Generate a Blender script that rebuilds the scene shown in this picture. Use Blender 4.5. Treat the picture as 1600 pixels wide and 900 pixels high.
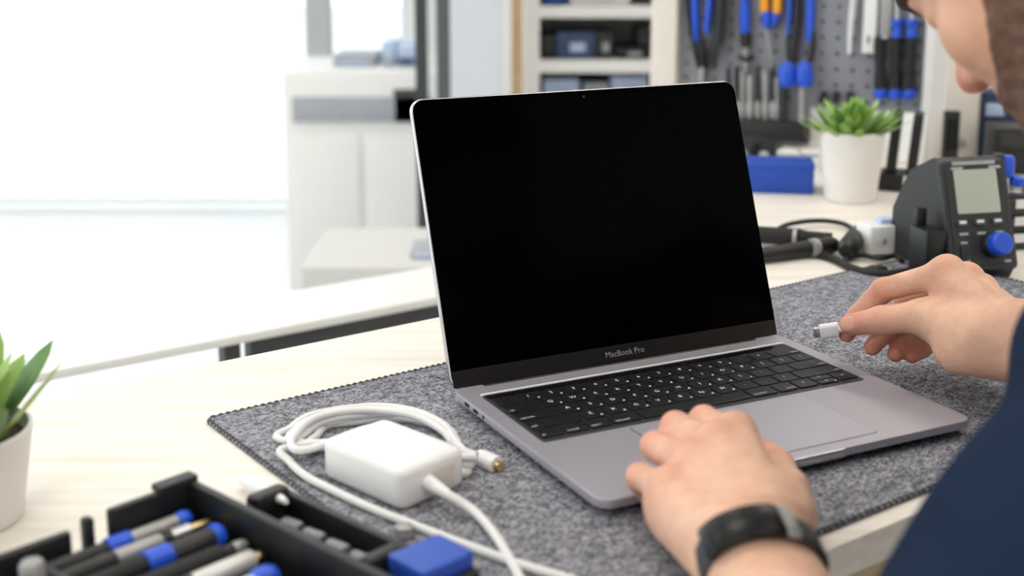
import bpy, bmesh, math, random
import numpy as np
from mathutils import Vector, Matrix

random.seed(7)
rng = np.random.default_rng(7)
for o in list(bpy.data.objects):
    bpy.data.objects.remove(o, do_unlink=True)
scene = bpy.context.scene
COL = scene.collection

# ---------------------------------------------------------------- camera
CAM_H, PITCH, FPX = 0.3465, math.radians(11.2), 2000.0
cam_data = bpy.data.cameras.new('camera')
cam = bpy.data.objects.new('camera', cam_data)
COL.objects.link(cam)
cam.location = (0, 0, CAM_H)
cam.rotation_euler = (math.pi / 2 - PITCH, 0, 0)
cam_data.sensor_width = 36.0
cam_data.lens = FPX / 1600 * 36.0
cam_data.shift_y = -150 / 1600
cam_data.clip_start = 0.01
cam_data.dof.use_dof = True
cam_data.dof.focus_distance = 1.03
cam_data.dof.aperture_fstop = 4.7
scene.camera = cam

# ---------------------------------------------------------------- world, exposure
world = bpy.data.worlds.new('daylight')
scene.world = world
world.use_nodes = True
bg = world.node_tree.nodes['Background']
bg.inputs[0].default_value = (0.90, 0.95, 1.0, 1)
bg.inputs[1].default_value = 2.3
vs = scene.view_settings
vs.view_transform = 'Standard'
vs.look = 'None'
vs.gamma = 1.0
vs.use_curve_mapping = False
vs.exposure = 0.14
LED_STRENGTH = 9.0

# ---------------------------------------------------------------- helpers
_f = np.array([0, math.cos(PITCH), -math.sin(PITCH)])
_u = np.array([0, math.sin(PITCH), math.cos(PITCH)])
_r = np.array([1.0, 0, 0])
_c = np.array([0, 0, CAM_H])


def ray(x, y):
    return _f + _r * (x - 800) / FPX + _u * (300 - y) / FPX


def P(x, y, Y):            # point of the place at ground distance Y
    d = ray(x, y)
    return Vector(_c + d * (Y / d[1]))


def Zp(x, y, z):           # point of the place at height z above the bench top
    d = ray(x, y)
    return Vector(_c + d * ((z - CAM_H) / d[2]))


def lin(c):
    if isinstance(c, str):
        c = c.lstrip('#')
        c = [int(c[i:i + 2], 16) / 255 for i in (0, 2, 4)]
        return tuple(v / 12.92 if v <= 0.04045 else ((v + 0.055) / 1.055) ** 2.4 for v in c)
    return tuple(c)


MATS = {}


def mat(name, color, rough=0.5, metal=0.0, spec=0.5, var=0.04, vscale=30.0, bump=0.0, bscale=300.0,
        sss=0.0, emit=None, estr=0.0, coat=0.0):
    if name in MATS:
        return MATS[name]
    m = bpy.data.materials.new(name)
    m.use_nodes = True
    nt = m.node_tree
    b = nt.nodes['Principled BSDF']
    c = lin(color)
    tc = nt.nodes.new('ShaderNodeTexCoord')
    n = nt.nodes.new('ShaderNodeTexNoise')
    n.inputs['Scale'].default_value = vscale
    n.inputs['Detail'].default_value = 4
    nt.links.new(tc.outputs['Object'], n.inputs['Vector'])
    r = nt.nodes.new('ShaderNodeMapRange')
    r.inputs[1].default_value = 0.3
    r.inputs[2].default_value = 0.7
    r.inputs[3].default_value = 1 - var
    r.inputs[4].default_value = 1 + var
    nt.links.new(n.outputs['Fac'], r.inputs[0])
    mx = nt.nodes.new('ShaderNodeVectorMath')
    mx.operation = 'SCALE'
    mx.inputs[0].default_value = c
    nt.links.new(r.outputs[0], mx.inputs['Scale'])
    nt.links.new(mx.outputs[0], b.inputs['Base Color'])
    b.inputs['Roughness'].default_value = rough
    b.inputs['Metallic'].default_value = metal
    b.inputs['Specular IOR Level'].default_value = spec
    b.inputs['Coat Weight'].default_value = coat
    if sss:
        b.inputs['Subsurface Weight'].default_value = sss
        b.inputs['Subsurface Radius'].default_value = (0.006, 0.0025, 0.0012)
        b.inputs['Subsurface Scale'].default_value = 1.0
    if bump:
        n2 = nt.nodes.new('ShaderNodeTexNoise')
        n2.inputs['Scale'].default_value = bscale
        n2.inputs['Detail'].default_value = 3
        nt.links.new(tc.outputs['Object'], n2.inputs['Vector'])
        bp = nt.nodes.new('ShaderNodeBump')
        bp.inputs['Strength'].default_value = bump
        bp.inputs['Distance'].default_value = 0.001
        nt.links.new(n2.outputs['Fac'], bp.inputs['Height'])
        nt.links.new(bp.outputs[0], b.inputs['Normal'])
    if emit:
        b.inputs['Emission Color'].default_value = (*lin(emit), 1)
        b.inputs['Emission Strength'].default_value = estr
    MATS[name] = m
    return m


def tag(o, label=None, cat=None, group=None, kind=None):
    if label:
        o['label'] = label
    if cat:
        o['category'] = cat
    if group:
        o['group'] = group
    if kind:
        o['kind'] = kind
    return o


def thing(name, label, cat, loc=(0, 0, 0), rz=0.0, group=None):
    o = bpy.data.objects.new(name, None)
    o.empty_display_size = 0.02
    COL.objects.link(o)
    o.location = loc
    o.rotation_euler = (0, 0, rz)
    o['_m'] = 1
    del o['_m']
    return tag(o, label, cat, group)


def wmat(o):
    m = Matrix.Translation(o.location) @ o.rotation_euler.to_matrix().to_4x4()
    return wmat(o.parent) @ m if o.parent else m


def frame(p0, p1):
    p0, p1 = Vector(p0), Vector(p1)
    d = (p1 - p0).normalized()
    a = Vector((0, 0, 1)) if abs(d.z) < 0.9 else Vector((1, 0, 0))
    s = d.cross(a).normalized()
    t = s.cross(d).normalized()
    return d, s, t


def catmull(pts, n=8, closed=False):
    pts = [Vector(p) for p in pts]
    out = []
    N = len(pts)
    rngi = range(N if closed else N - 1)
    for i in rngi:
        g = (lambda k: pts[k % N]) if closed else (lambda k: pts[min(max(k, 0), N - 1)])
        p0, p1, p2, p3 = g(i - 1), g(i), g(i + 1), g(i + 2)
        for k in range(n):
            t = k / n
            out.append(0.5 * ((2 * p1) + (p2 - p0) * t + (2 * p0 - 5 * p1 + 4 * p2 - p3) * t * t
                              + (3 * p1 - p0 - 3 * p2 + p3) * t ** 3))
    if not closed:
        out.append(pts[-1])
    return out


def rrect(w, d, r, n=5):
    pts = []
    for cx, cy, a0 in ((w / 2 - r, d / 2 - r, 0), (-w / 2 + r, d / 2 - r, 90), (-w / 2 + r, -d / 2 + r, 180),
                       (w / 2 - r, -d / 2 + r, 270)):
        for k in range(n + 1):
            a = math.radians(a0 + 90 * k / n)
            pts.append((cx + r * math.cos(a), cy + r * math.sin(a)))
    return pts


class MB:
    def __init__(self):
        self.v, self.f = [], []

    def add(self, vs_, fs_, M=None):
        o = len(self.v)
        self.v += [tuple(M @ Vector(p)) if M is not None else tuple(p) for p in vs_]
        self.f += [[i + o for i in f] for f in fs_]
        return self

    def box(self, c, s, M=None, rz=0.0):
        x, y, z = s[0] / 2, s[1] / 2, s[2] / 2
        R = Matrix.Translation(c) @ Matrix.Rotation(rz, 4, 'Z')
        if M is not None:
            R = M @ R
        vs_ = [(-x, -y, -z), (x, -y, -z), (x, y, -z), (-x, y, -z), (-x, -y, z), (x, -y, z), (x, y, z), (-x, y, z)]
        return self.add(vs_, [(3, 2, 1, 0), (4, 5, 6, 7), (0, 1, 5, 4), (1, 2, 6, 5), (2, 3, 7, 6), (3, 0, 4, 7)], R)

    def loft(self, rings, cap=True, M=None, closed=False):
        n = len(rings[0])
        vs_ = [p for r in rings for p in r]
        fs_ = []
        m = len(rings)
        for i in range(m if closed else m - 1):
            j = (i + 1) % m
            for k in range(n):
                l = (k + 1) % n
                fs_.append((i * n + k, i * n + l, j * n + l, j * n + k))
        if cap and not closed:
            fs_.append(tuple(reversed(range(n))))
            fs_.append(tuple(range((m - 1) * n, m * n)))
        return self.add(vs_, fs_, M)

    def rbox(self, c, s, r=0.003, e=None, M=None, rz=0.0, n=4):
        """box with rounded vertical corners r and rounded top/bottom edges e"""
        e = r * 0.6 if e is None else e
        w, d, h = s
        rings = []
        fl = min(e * 1.6, e + min(w, d) * .1)
        for z, ins in ((-h / 2, fl), (-h / 2, e), (-h / 2 + e * 0.3, e * 0.3), (-h / 2 + e, 0), (h / 2 - e, 0), (h / 2 - e * 0.3, e * 0.3),
                       (h / 2, e), (h / 2, fl)):
            rings.append([(x, y, z) for x, y in rrect(w - 2 * ins, d - 2 * ins, max(r - ins, 1e-5), n)])
        R = Matrix.Translation(c) @ Matrix.Rotation(rz, 4, 'Z')
        if M is not None:
            R = M @ R
        return self.loft(rings, M=R)

    def rod(self, p0, p1, prof, seg=14, cap=True):
        """turned shape along p0->p1; prof = [(t, r)]"""
        p0, p1 = Vector(p0), Vector(p1)
        d, s, t = frame(p0, p1)
        L = (p1 - p0)
        rings = []
        for q, r in prof:
            c = p0 + L * q
            rings.append([c + (s * math.cos(a) + t * math.sin(a)) * r for a in
                          [-2 * math.pi * k / seg for k in range(seg)]])
        return self.loft(rings, cap)

    def cyl(self, p0, p1, r, r1=None, seg=14):
        return self.rod(p0, p1, [(0, r), (1, r if r1 is None else r1)], seg)

    def tube(self, pts, r, seg=8, closed=False, flat=1.0):
        pts = [Vector(p) for p in pts]
        n = len(pts)
        rings = []
        up = Vector((0, 0, 1))
        prev = None
        for i, p in enumerate(pts):
            a = pts[(i - 1) % n] if (closed or i > 0) else p
            b = pts[(i + 1) % n] if (closed or i < n - 1) else p
            d = (b - a)
            d = d.normalized() if d.length > 1e-9 else Vector((0, 1, 0))
            if prev is None:
                s = d.cross(up if abs(d.z) < 0.9 else Vector((1, 0, 0))).normalized()
            else:
                s = (prev - d * prev.dot(d)).normalized()
            prev = s
            t = s.cross(d)
            rr = r[i] if isinstance(r, (list, tuple)) else r
            rings.append([p + s * math.cos(-2 * math.pi * k / seg) * rr + t * math.sin(-2 * math.pi * k / seg) * rr * flat
                          for k in range(seg)])
        return self.loft(rings, not closed, closed=closed)

    def prism(self, poly, z0, z1, M=None):
        n = len(poly)
        vs_ = [(x, y, z0) for x, y in poly] + [(x, y, z1) for x, y in poly]
        fs_ = [tuple(reversed(range(n))), tuple(range(n, 2 * n))]
        fs_ += [(k, (k + 1) % n, n + (k + 1) % n, n + k) for k in range(n)]
        return self.add(vs_, fs_, M)

    def lathe(self, prof, c=(0, 0, 0), seg=40, cap=True):
        rings = [[(c[0] + r * math.cos(2 * math.pi * k / seg), c[1] + r * math.sin(2 * math.pi * k / seg), c[2] + z)
                  for k in range(seg)] for r, z in prof]
        return self.loft(rings, cap)

    def sphere(self, c, r, seg=14, rings=8, s=(1, 1, 1), M=None):
        rg = []
        for i in range(1, rings):
            a = -math.pi / 2 + math.pi * i / rings
            rg.append([(r * s[0] * math.cos(a) * math.cos(2 * math.pi * k / seg), r * s[1] * math.cos(a) *
                        math.sin(2 * math.pi * k / seg), r * s[2] * math.sin(a)) for k in range(seg)])
        T = Matrix.Translation(c)
        if M is not None:
            T = T @ M
        return self.loft(rg, True, T)

    def build(self, name, material, parent=None, smooth=True, angle=35, local=False, label=None, kind=None):
        me = bpy.data.meshes.new(name)
        v = self.v
        if parent is not None and not local:
            Mi = wmat(parent).inverted()
            v = [tuple(Mi @ Vector(p)) for p in v]
        me.from_pydata(v, [], self.f)
        me.update()
        if smooth:
            me.polygons.foreach_set('use_smooth', [True] * len(me.polygons))
            me.set_sharp_from_angle(angle=math.radians(angle))
        me.materials.append(material)
        o = bpy.data.objects.new(name, me)
        COL.objects.link(o)
        if parent is not None:
            o.parent = parent
        tag(o, label, None, None, kind)
        return o


def text_mesh(s, size, M, ext=0.0):
    cu = bpy.data.curves.new('lettering', 'FONT')
    cu.body = s
    cu.size = size
    cu.align_x = 'CENTER'
    cu.align_y = 'CENTER'
    cu.resolution_u = 2
    ob = bpy.data.objects.new('lettering', cu)
    me = bpy.data.meshes.new_from_object(ob)
    vs_ = [tuple(v.co) for v in me.vertices]
    fs_ = [tuple(p.vertices) for p in me.polygons]
    bpy.data.objects.remove(ob)
    bpy.data.curves.remove(cu)
    bpy.data.meshes.remove(me)
    return [tuple(M @ Vector(v)) for v in vs_], fs_


def struct(o):
    o['kind'] = 'structure'
    return o


# ---------------------------------------------------------------- materials
def wood_mat():
    m = mat('birch_ply', '#eee2cf', 0.5, var=0.03, vscale=6, spec=0.3)
    nt = m.node_tree
    b = nt.nodes['Principled BSDF']
    tc = nt.nodes.new('ShaderNodeTexCoord')
    mp = nt.nodes.new('ShaderNodeMapping')
    mp.inputs['Rotation'].default_value = (0, 0, -math.radians(36))
    mp.inputs['Scale'].default_value = (2.0, 40, 40)
    w = nt.nodes.new('ShaderNodeTexNoise')
    w.inputs['Scale'].default_value = 2.2
    w.inputs['Detail'].default_value = 5
    w.inputs['Distortion'].default_value = 0.6
    cr = nt.nodes.new('ShaderNodeValToRGB')
    cr.color_ramp.elements[0].position = 0.3
    cr.color_ramp.elements[0].color = (*lin('#e9dfd2'), 1)
    cr.color_ramp.elements[1].position = 0.62
    cr.color_ramp.elements[1].color = (*lin('#f4eee7'), 1)
    nt.links.new(tc.outputs['Object'], mp.inputs[0])
    nt.links.new(mp.outputs[0], w.inputs['Vector'])
    nt.links.new(w.outputs['Fac'], cr.inputs[0])
    nt.links.new(cr.outputs[0], b.inputs['Base Color'])
    return m


def felt_mat():
    m = mat('grey_felt', '#5c5d64', 0.95, spec=0.15)
    nt = m.node_tree
    b = nt.nodes['Principled BSDF']
    tc = nt.nodes.new('ShaderNodeTexCoord')
    mp = nt.nodes.new('ShaderNodeMapping')
    mp.inputs['Scale'].default_value = (1.0, 1.6, 1.0)
    n1 = nt.nodes.new('ShaderNodeTexNoise')
    n1.inputs['Scale'].default_value = 260
    n1.inputs['Detail'].default_value = 5
    n1.inputs['Roughness'].default_value = 0.65
    n1.inputs['Distortion'].default_value = 2.2
    n2 = nt.nodes.new('ShaderNodeTexVoronoi')
    n2.inputs['Scale'].default_value = 330
    n3 = nt.nodes.new('ShaderNodeTexNoise')
    n3.inputs['Scale'].default_value = 90
    n3.inputs['Detail'].default_value = 3
    nt.links.new(tc.outputs['Object'], mp.inputs[0])
    for n in (n1, n2, n3):
        nt.links.new(mp.outputs[0], n.inputs['Vector'])
    a = nt.nodes.new('ShaderNodeMath')
    a.operation = 'MULTIPLY_ADD'
    a.inputs[1].default_value = 0.35
    nt.links.new(n2.outputs['Distance'], a.inputs[0])
    nt.links.new(n1.outputs['Fac'], a.inputs[2])
    a2 = nt.nodes.new('ShaderNodeMath')
    a2.operation = 'MULTIPLY_ADD'
    a2.inputs[1].default_value = 0.35
    nt.links.new(n3.outputs['Fac'], a2.inputs[0])
    nt.links.new(a.outputs[0], a2.inputs[2])
    cr = nt.nodes.new('ShaderNodeValToRGB')
    e = cr.color_ramp.elements
    e[0].position = 0.62
    e[0].color = (*lin('#393a41'), 1)
    e[1].position = 0.98
    e[1].color = (*lin('#b6b6bf'), 1)
    k = cr.color_ramp.elements.new(0.80)
    k.color = (*lin('#707179'), 1)
    nt.links.new(a2.outputs[0], cr.inputs[0])
    nt.links.new(cr.outputs[0], b.inputs['Base Color'])
    bp = nt.nodes.new('ShaderNodeBump')
    bp.inputs['Strength'].default_value = 0.7
    bp.inputs['Distance'].default_value = 0.0015
    nt.links.new(a2.outputs[0], bp.inputs['Height'])
    nt.links.new(bp.outputs[0], b.inputs['Normal'])
    return m


def glass_mat():
    m = bpy.data.materials.new('clear_glass')
    m.use_nodes = True
    nt = m.node_tree
    nt.nodes.clear()
    o = nt.nodes.new('ShaderNodeOutputMaterial')
    mx = nt.nodes.new('ShaderNodeMixShader')
    t = nt.nodes.new('ShaderNodeBsdfTransparent')
    t.inputs[0].default_value = (0.95, 0.98, 0.985, 1)
    g = nt.nodes.new('ShaderNodeBsdfGlossy')
    g.inputs['Roughness'].default_value = 0.02
    fr = nt.nodes.new('ShaderNodeFresnel')
    fr.inputs[0].default_value = 1.3
    nt.links.new(fr.outputs[0], mx.inputs[0])
    nt.links.new(t.outputs[0], mx.inputs[1])
    nt.links.new(g.outputs[0], mx.inputs[2])
    nt.links.new(mx.outputs[0], o.inputs[0])
    return m


WOOD = wood_mat()
FELT = felt_mat()
GLASS = glass_mat()
WHITE_WALL = mat('white_paint', '#f3f3f1', 0.8, spec=0.2, var=0.01, vscale=3)
FLOOR = mat('pale_floor', '#f1f1f0', 0.45, var=0.03, vscale=2)
WHITE_LAM = mat('white_laminate', '#eeedeb', 0.45, var=0.01)
BEIGE_LAM = mat('warm_white_laminate', '#e4dcd4', 0.5, var=0.01)
PAPER_WHITE = mat('white_card', '#eeeeee', 0.7, var=0.02)
CHARCOAL = mat('charcoal_metal', '#3a3c3d', 0.45, var=0.05)
BLACK = mat('black_plastic', '#141516', 0.45, var=0.06)
BLACK_RUB = mat('black_rubber', '#1b1c1d', 0.7, var=0.06, bump=0.2, bscale=600)
DGREY = mat('dark_grey_plastic', '#2b2c2e', 0.5, var=0.06)
STATION = mat('station_plastic', '#262728', 0.5, var=0.05, bump=0.15, bscale=900)
BLUE = mat('royal_blue_plastic', '#1f55d6', 0.35, var=0.05)
BLUE_DEEP = mat('deep_blue_plastic', '#2450b8', 0.45, var=0.05)
NAVY_BOX = mat('navy_card', '#3d4f73', 0.6, var=0.05)
NAVY_BIN = mat('navy_bin_plastic', '#1d2f55', 0.5, var=0.05)
ORANGE = mat('amber_plastic', '#f2a40c', 0.4, var=0.04)
STEEL = mat('brushed_steel', '#c3c3c6', 0.32, metal=1.0, var=0.04)
STEEL_PAINT = mat('satin_steel', '#a7a6a5', 0.4, metal=0.4, var=0.05)
BRASS = mat('pale_brass', '#d9c08c', 0.3, metal=1.0, var=0.05)
PEG = mat('pegboard_grey', '#8b8d95', 0.55, var=0.03)
HOLE = mat('pegboard_backing', '#2c2d31', 0.9)
ALU = mat('space_grey_aluminium', '#b3b0ba', 0.46, metal=0.55, var=0.015, vscale=12, bump=0.05, bscale=3000)
ALU_EDGE = mat('polished_aluminium_edge', '#c9c6ca', 0.22, metal=1.0, var=0.02)
ALU_PAD = mat('trackpad_glass', '#b6b3bf', 0.42, metal=0.5, var=0.01)
SCREEN = mat('black_screen_glass', '#020203', 0.14, spec=0.022, var=0.0)
BEZEL = mat('dark_bezel_bar', '#1c1b1b', 0.35, spec=0.25, var=0.02)
KEY = mat('black_key', '#131418', 0.42, spec=0.45, var=0.03)
WELL = mat('keyboard_well', '#0c0c0e', 0.5, spec=0.3)
LEGEND = mat('white_key_legend', '#fafafa', 0.6, var=0.0)
LEGEND_DIM = mat('grey_lettering', '#9c9c9c', 0.6, var=0.0)
CHARGER = mat('gloss_white_plastic', '#f1f1f3', 0.28, var=0.01, sss=0.0)
CABLE = mat('white_cable_jacket', '#e9e9ea', 0.45, var=0.02)
POT = mat('white_ceramic', '#ece8e4', 0.5, var=0.02, bump=0.05)
SOIL = mat('dark_soil', '#4a3a26', 0.95, var=0.25, vscale=200, bump=0.5)
LEAF = mat('leaf_green', '#86b04e', 0.5, var=0.25, vscale=25, sss=0.05)
LEAF_L = mat('light_leaf_green', '#b4d47c', 0.5, var=0.2, vscale=25, sss=0.05)
LEAF_D = mat('dark_leaf_green', '#5f8d45', 0.5, var=0.25, vscale=25)
LCD = mat('lcd_grey_green', '#a9ad9f', 0.25, var=0.02, emit='#a9ad9f', estr=0.12)
PALE_BLUE = mat('pale_blue_plastic', '#b9cbe8', 0.5)
GREY_CARD = mat('grey_card', '#a9abb2', 0.6)
TAN = mat('tan_wood', '#d8b98c', 0.6, var=0.1)
FABRIC = mat('navy_cotton', '#19263d', 0.9, spec=0.1, var=0.12, vscale=14, bump=0.5, bscale=700)
TROUSER = mat('dark_trouser_cloth', '#22252b', 0.9, spec=0.1, var=0.1)
HAIR = mat('dark_brown_hair', '#3a2a20', 0.6, var=0.25, vscale=120, bump=0.8, bscale=500)
NAIL = mat('finger_nail', '#e3a995', 0.3, var=0.03)
BAND = mat('charcoal_band_rubber', '#3b3c3f', 0.55, var=0.05)
BAND_FACE = mat('black_band_display', '#07080b', 0.34, spec=.3, var=0.0)
EYE = mat('eye_white', '#e8e2dc', 0.2)
WOOD_SHADE = mat('shaded_birch_apron', '#c7b48f', 0.55, var=0.05, vscale=10)  # birch darkened, the shade under the worktop put into its colour

# ---------------------------------------------------------------- room
FZ = -0.76     # floor height relative to bench top
CZ = 2.05
X0, X1, Y0, Y1 = -4.7, 2.6, -2.8, 5.2


def slab(name, c, s, m, rz=0.0):
    o = MB().box(c, s, rz=rz).build(name, m, smooth=False)
    return struct(o)


slab('floor', ((X0 + X1) / 2, (Y0 + Y1) / 2, FZ - 0.05), (X1 - X0 + .4, Y1 - Y0 + .4, 0.1), FLOOR)
slab('ceiling', ((X0 + X1) / 2, (Y0 + Y1) / 2, CZ + 0.05), (X1 - X0 + .4, Y1 - Y0 + .4, 0.1), WHITE_WALL)
slab('wall_right', (X1 + .06, (Y0 + Y1) / 2, (FZ + CZ) / 2), (.12, Y1 - Y0 + .4, CZ - FZ), WHITE_WALL)
# back wall: solid right part, glazed left part
slab('wall_back', ((X1 - .42) / 2, Y1 + .06, (FZ + CZ) / 2), (X1 + .42, .12, CZ - FZ), WHITE_WALL)


def glazed(name, p0, p1, z0, z1, n, fm):
    """row of panes between two ground points"""
    p0, p1 = Vector((*p0, 0)), Vector((*p1, 0))
    d = p1 - p0
    a = math.atan2(d.y, d.x)
    L = d.length
    root = bpy.data.objects.new(name, None)
    COL.objects.link(root)
    root.location = (p0.x, p0.y, z0)
    root.rotation_euler = (0, 0, a)
    struct(root)
    for k in range(n + 1):
        MB().box((L * k / n, 0, (z1 - z0) / 2), (.06, .07, z1 - z0)).build('mullion', fm, root, local=True, smooth=False)
    for z, th in ((0.012, .024), (z1 - z0 - .03, .06)):
        MB().box((L / 2, 0, z), (L, .065, th)).build('frame_rail', fm, root, local=True, smooth=False)
    for k in range(n):
        MB().box((L * (k + .5) / n, 0, (z1 - z0) / 2), (L / n - .06, .008, z1 - z0 - .09)).build('pane', GLASS, root,
                                                                                     local=True, smooth=False)
    return root


WFRAME = mat('white_window_frame', '#e9eaec', 0.5)
glazed('window_1', (X0, Y1 + .05), (-.42, Y1 + .05), FZ + .02, CZ, 2, WFRAME)
glazed('window_2', (X0 - .05, Y1), (X0 - .05, Y0), FZ + .02, CZ, 6, WFRAME)
slab('wall_front', ((X0 + X1) / 2, Y0 - .06, (FZ + CZ) / 2), (X1 - X0 + .4, .12, CZ - FZ), WHITE_WALL)  # unseen wall, made solid to cut fill light from behind the camera
o = MB().box((-4, 3, FZ - .12), (40, 40, .05)).build('pavement', mat('pale_pavement', '#cfcfcd', 0.8, var=.05, vscale=4), smooth=False)
struct(o)

# ceiling light panels
for ix, x in enumerate((-2.2, -0.5, 1.2)):
    for iy, y in enumerate((-1.2, 1.0, 3.2)):
        where = ['over the glazed side', 'in the middle row', 'by the right wall'][ix] + ', ' + \
                ['nearest the shop front', 'above the bench', 'nearest the back wall'][iy]
        t = thing('ceiling_light', 'square white ceiling light panel ' + where, 'ceiling light', (x, y, CZ - .0301), 0, 'ceiling light panels')
        fr = MB()
        for s in (-1, 1):
            fr.box((s * .3, 0, .015), (.02, .62, .03))
            fr.box((0, s * .3, .015), (.58, .02, .03))
        fr.build('frame', WHITE_LAM, t, local=True, smooth=False)
        MB().box((0, 0, .012), (.58, .58, .006)).build('diffuser', mat('light_diffuser', '#ffffff', .6, emit='#fff6ea', estr=LED_STRENGTH), t, local=True, smooth=False)

# ---------------------------------------------------------------- workbench
BA = math.radians(36)
e_ = Vector((math.cos(BA), math.sin(BA), 0))
n_ = Vector((-math.sin(BA), math.cos(BA), 0))


def B(t, n, z=0.0):
    return e_ * t + n_ * n + Vector((0, 0, z))


NF, NR = 0.447, 0.969
PU = Vector((0.891, -0.454, 0))          # direction along the pegboard
PN = Vector((-0.454, -0.891, 0))         # pegboard normal, towards the room
PB0 = Vector((0.488, 2.17, 0))           # a point of the pegboard plane
poly = [B(-.45, NF), B(1.75, NF), PB0 + PU * .95, PB0 - PU * .34, B(.86, NR), B(-.45, NR)]
bench = thing('workbench', 'pale birch workbench with an angled rear wing, carrying the mat and laptop', 'workbench',
              B(.6, .7, FZ), 0)
MB().prism([(p.x, p.y) for p in poly], -.022, 0).build('worktop', WOOD, bench, angle=20)
ap = MB()
ap.add([B(-.4, NF + .02, -.022), B(1.7, NF + .02, -.022), B(1.7, NF + .04, -.022), B(-.4, NF + .04, -.022),
        B(-.4, NF + .02, -.15), B(1.7, NF + .02, -.15), B(1.7, NF + .04, -.15), B(-.4, NF + .04, -.15)],
       [(0, 1, 2, 3), (7, 6, 5, 4), (0, 4, 5, 1), (1, 5, 6, 2), (2, 6, 7, 3), (3, 7, 4, 0)])
ap.build('apron', WOOD_SHADE, bench, smooth=False)
for t, n in ((-.38, NF + .07), (1.66, NF + .07), (-.38, NR - .05), (.8, NR - .05)):
    q = B(t, n)
    MB().box((q.x, q.y, (FZ - .022) / 2), (.05, .05, -.022 - FZ), rz=BA).build('leg', CHARCOAL, bench, smooth=False)
for s in (-.25, .85):
    q = PB0 + PU * s + PN * .08
    MB().box((q.x, q.y, (FZ - .022) / 2), (.05, .05, -.022 - FZ), rz=-.47).build('leg', CHARCOAL, bench, smooth=False)

# felt mat
M0, M1 = B(.348, .447 + .014), B(1.16, .851)
mat_t0, mat_t1, mat_n0, mat_n1 = .338, 1.165, .461, .849
mc = B((mat_t0 + mat_t1) / 2, (mat_n0 + mat_n1) / 2, .0015)
felt = thing('desk_mat', 'dark grey felt desk mat with stitched edge, under the laptop', 'desk mat', (mc.x, mc.y, 0), BA)
MB().rbox((0, 0, .0016), (mat_t1 - mat_t0, mat_n1 - mat_n0, .0028), .008, .0006).build('felt_sheet', FELT, felt, local=True)
outl = []
w, d = mat_t1 - mat_t0, mat_n1 - mat_n0
for x, y in rrect(w - .003, d - .003, .008, 6):
    outl.append(Vector((x, y, .0022)))
dense = []
for i in range(len(outl)):
    a, b = outl[i], outl[(i + 1) % len(outl)]
    k = max(1, int((b - a).length / .0014))
    dense += [a.lerp(b, j / k) for j in range(k)]
MB().tube(dense, [.0014 + .0006 * (1 if i % 4 < 2 else -.4) for i in range(len(dense))], 6, closed=True).build(
    'stitched_edge', mat('edge_thread', '#4a4b51', .9, var=.3, vscale=700), felt, local=True, angle=60)

# ---------------------------------------------------------------- laptop
LA = math.radians(26.6)
lap = thing('laptop', 'open space grey laptop with a black powered-off screen on the grey mat', 'laptop', (.0906, .98, .0030), LA)
LW, LD, LT = .3041, .2202, .0125


def offset_poly(pts, ins):
    n = len(pts)
    out = []
    for i in range(n):
        a, b, c = Vector(pts[i - 1]), Vector(pts[i]), Vector(pts[(i + 1) % n])
        d1 = (b - a).normalized()
        d2 = (c - b).normalized()
        n1 = Vector((-d1.y, d1.x))
        n2 = Vector((-d2.y, d2.x))
        m = n1 + n2
        m = m / max(m.length_squared, .3) * 2
        out.append((b.x + m.x * ins, b.y + m.y * ins))
    return out


def base_outline():
    r, n = .011, 6
    out = []
    hx = LW / 2
    for cx, cy, a0 in ((hx - r, -LD + r, 270), (hx - r, -r, 0)):
        for k in range(n + 1):
            a = math.radians(a0 + 90 * k / n)
            out.append((cx + r * math.cos(a), cy + r * math.sin(a)))
    out += [(.128, 0), (.1255, -.0055), (-.1255, -.0055), (-.128, 0)]
    for cx, cy, a0 in ((-hx + r, -r, 90), (-hx + r, -LD + r, 180)):
        for k in range(n + 1):
            a = math.radians(a0 + 90 * k / n)
            out.append((cx + r * math.cos(a), cy + r * math.sin(a)))
    return out


ol = base_outline()
rings = [[(x, y, z) for x, y in offset_poly(ol, ins)] for z, ins in
         ((.0026, .0260), (.0032, .0140), (.0048, .0050), (.0062, .0012), (.0070, 0.0), (LT - .0007, 0.0), (LT - .0002, .0002), (LT, .0007), (LT, .0013))]
base = MB().loft(rings).build('base', ALU, lap, local=True, angle=30)
for x in (-.115, .115):
    for y in (-.03, -LD + .03):
        MB().lathe([(.007, 0.0002), (.008, .001), (.008, .0034)], (x * .93, y + (-.012 if y > -.1 else .012), 0), 20).build('rubber_foot', BLACK_RUB, lap, local=True)
# lip for opening
MB().rbox((0, -LD + .0012, LT - .0032), (.072, .004, .0058), .0018, .0006).build('opening_lip', ALU_EDGE, lap, local=True)
# trackpad
MB().rbox((0, -.1675, LT + .00005), (.1485, .0835, .0003), .003, .0001).build('trackpad_gap', WELL, lap, local=True)
MB().rbox((0, -.1675, LT + .0002), (.1477, .0827, .0003), .003, .0001).build('trackpad', ALU_PAD, lap, local=True)
# ports on the left flank
for y, w_ in ((-.028, .0085), (-.043, .0085)):
    MB().rbox((0, 0, 0), (.0080, .0026, .0012), .00125, .0002, M=Matrix.Translation((-LW / 2 + .0002, y, .0094)) @
              Matrix.Rotation(math.pi / 2, 4, 'Z') @ Matrix.Rotation(math.pi / 2, 4, 'X')).build('port', WELL, lap, local=True)
MB().cyl((-LW / 2 - .0003, -.056, .0094), (-LW / 2 + .001, -.056, .0094), .0015).build('audio_port', WELL, lap, local=True)
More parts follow.
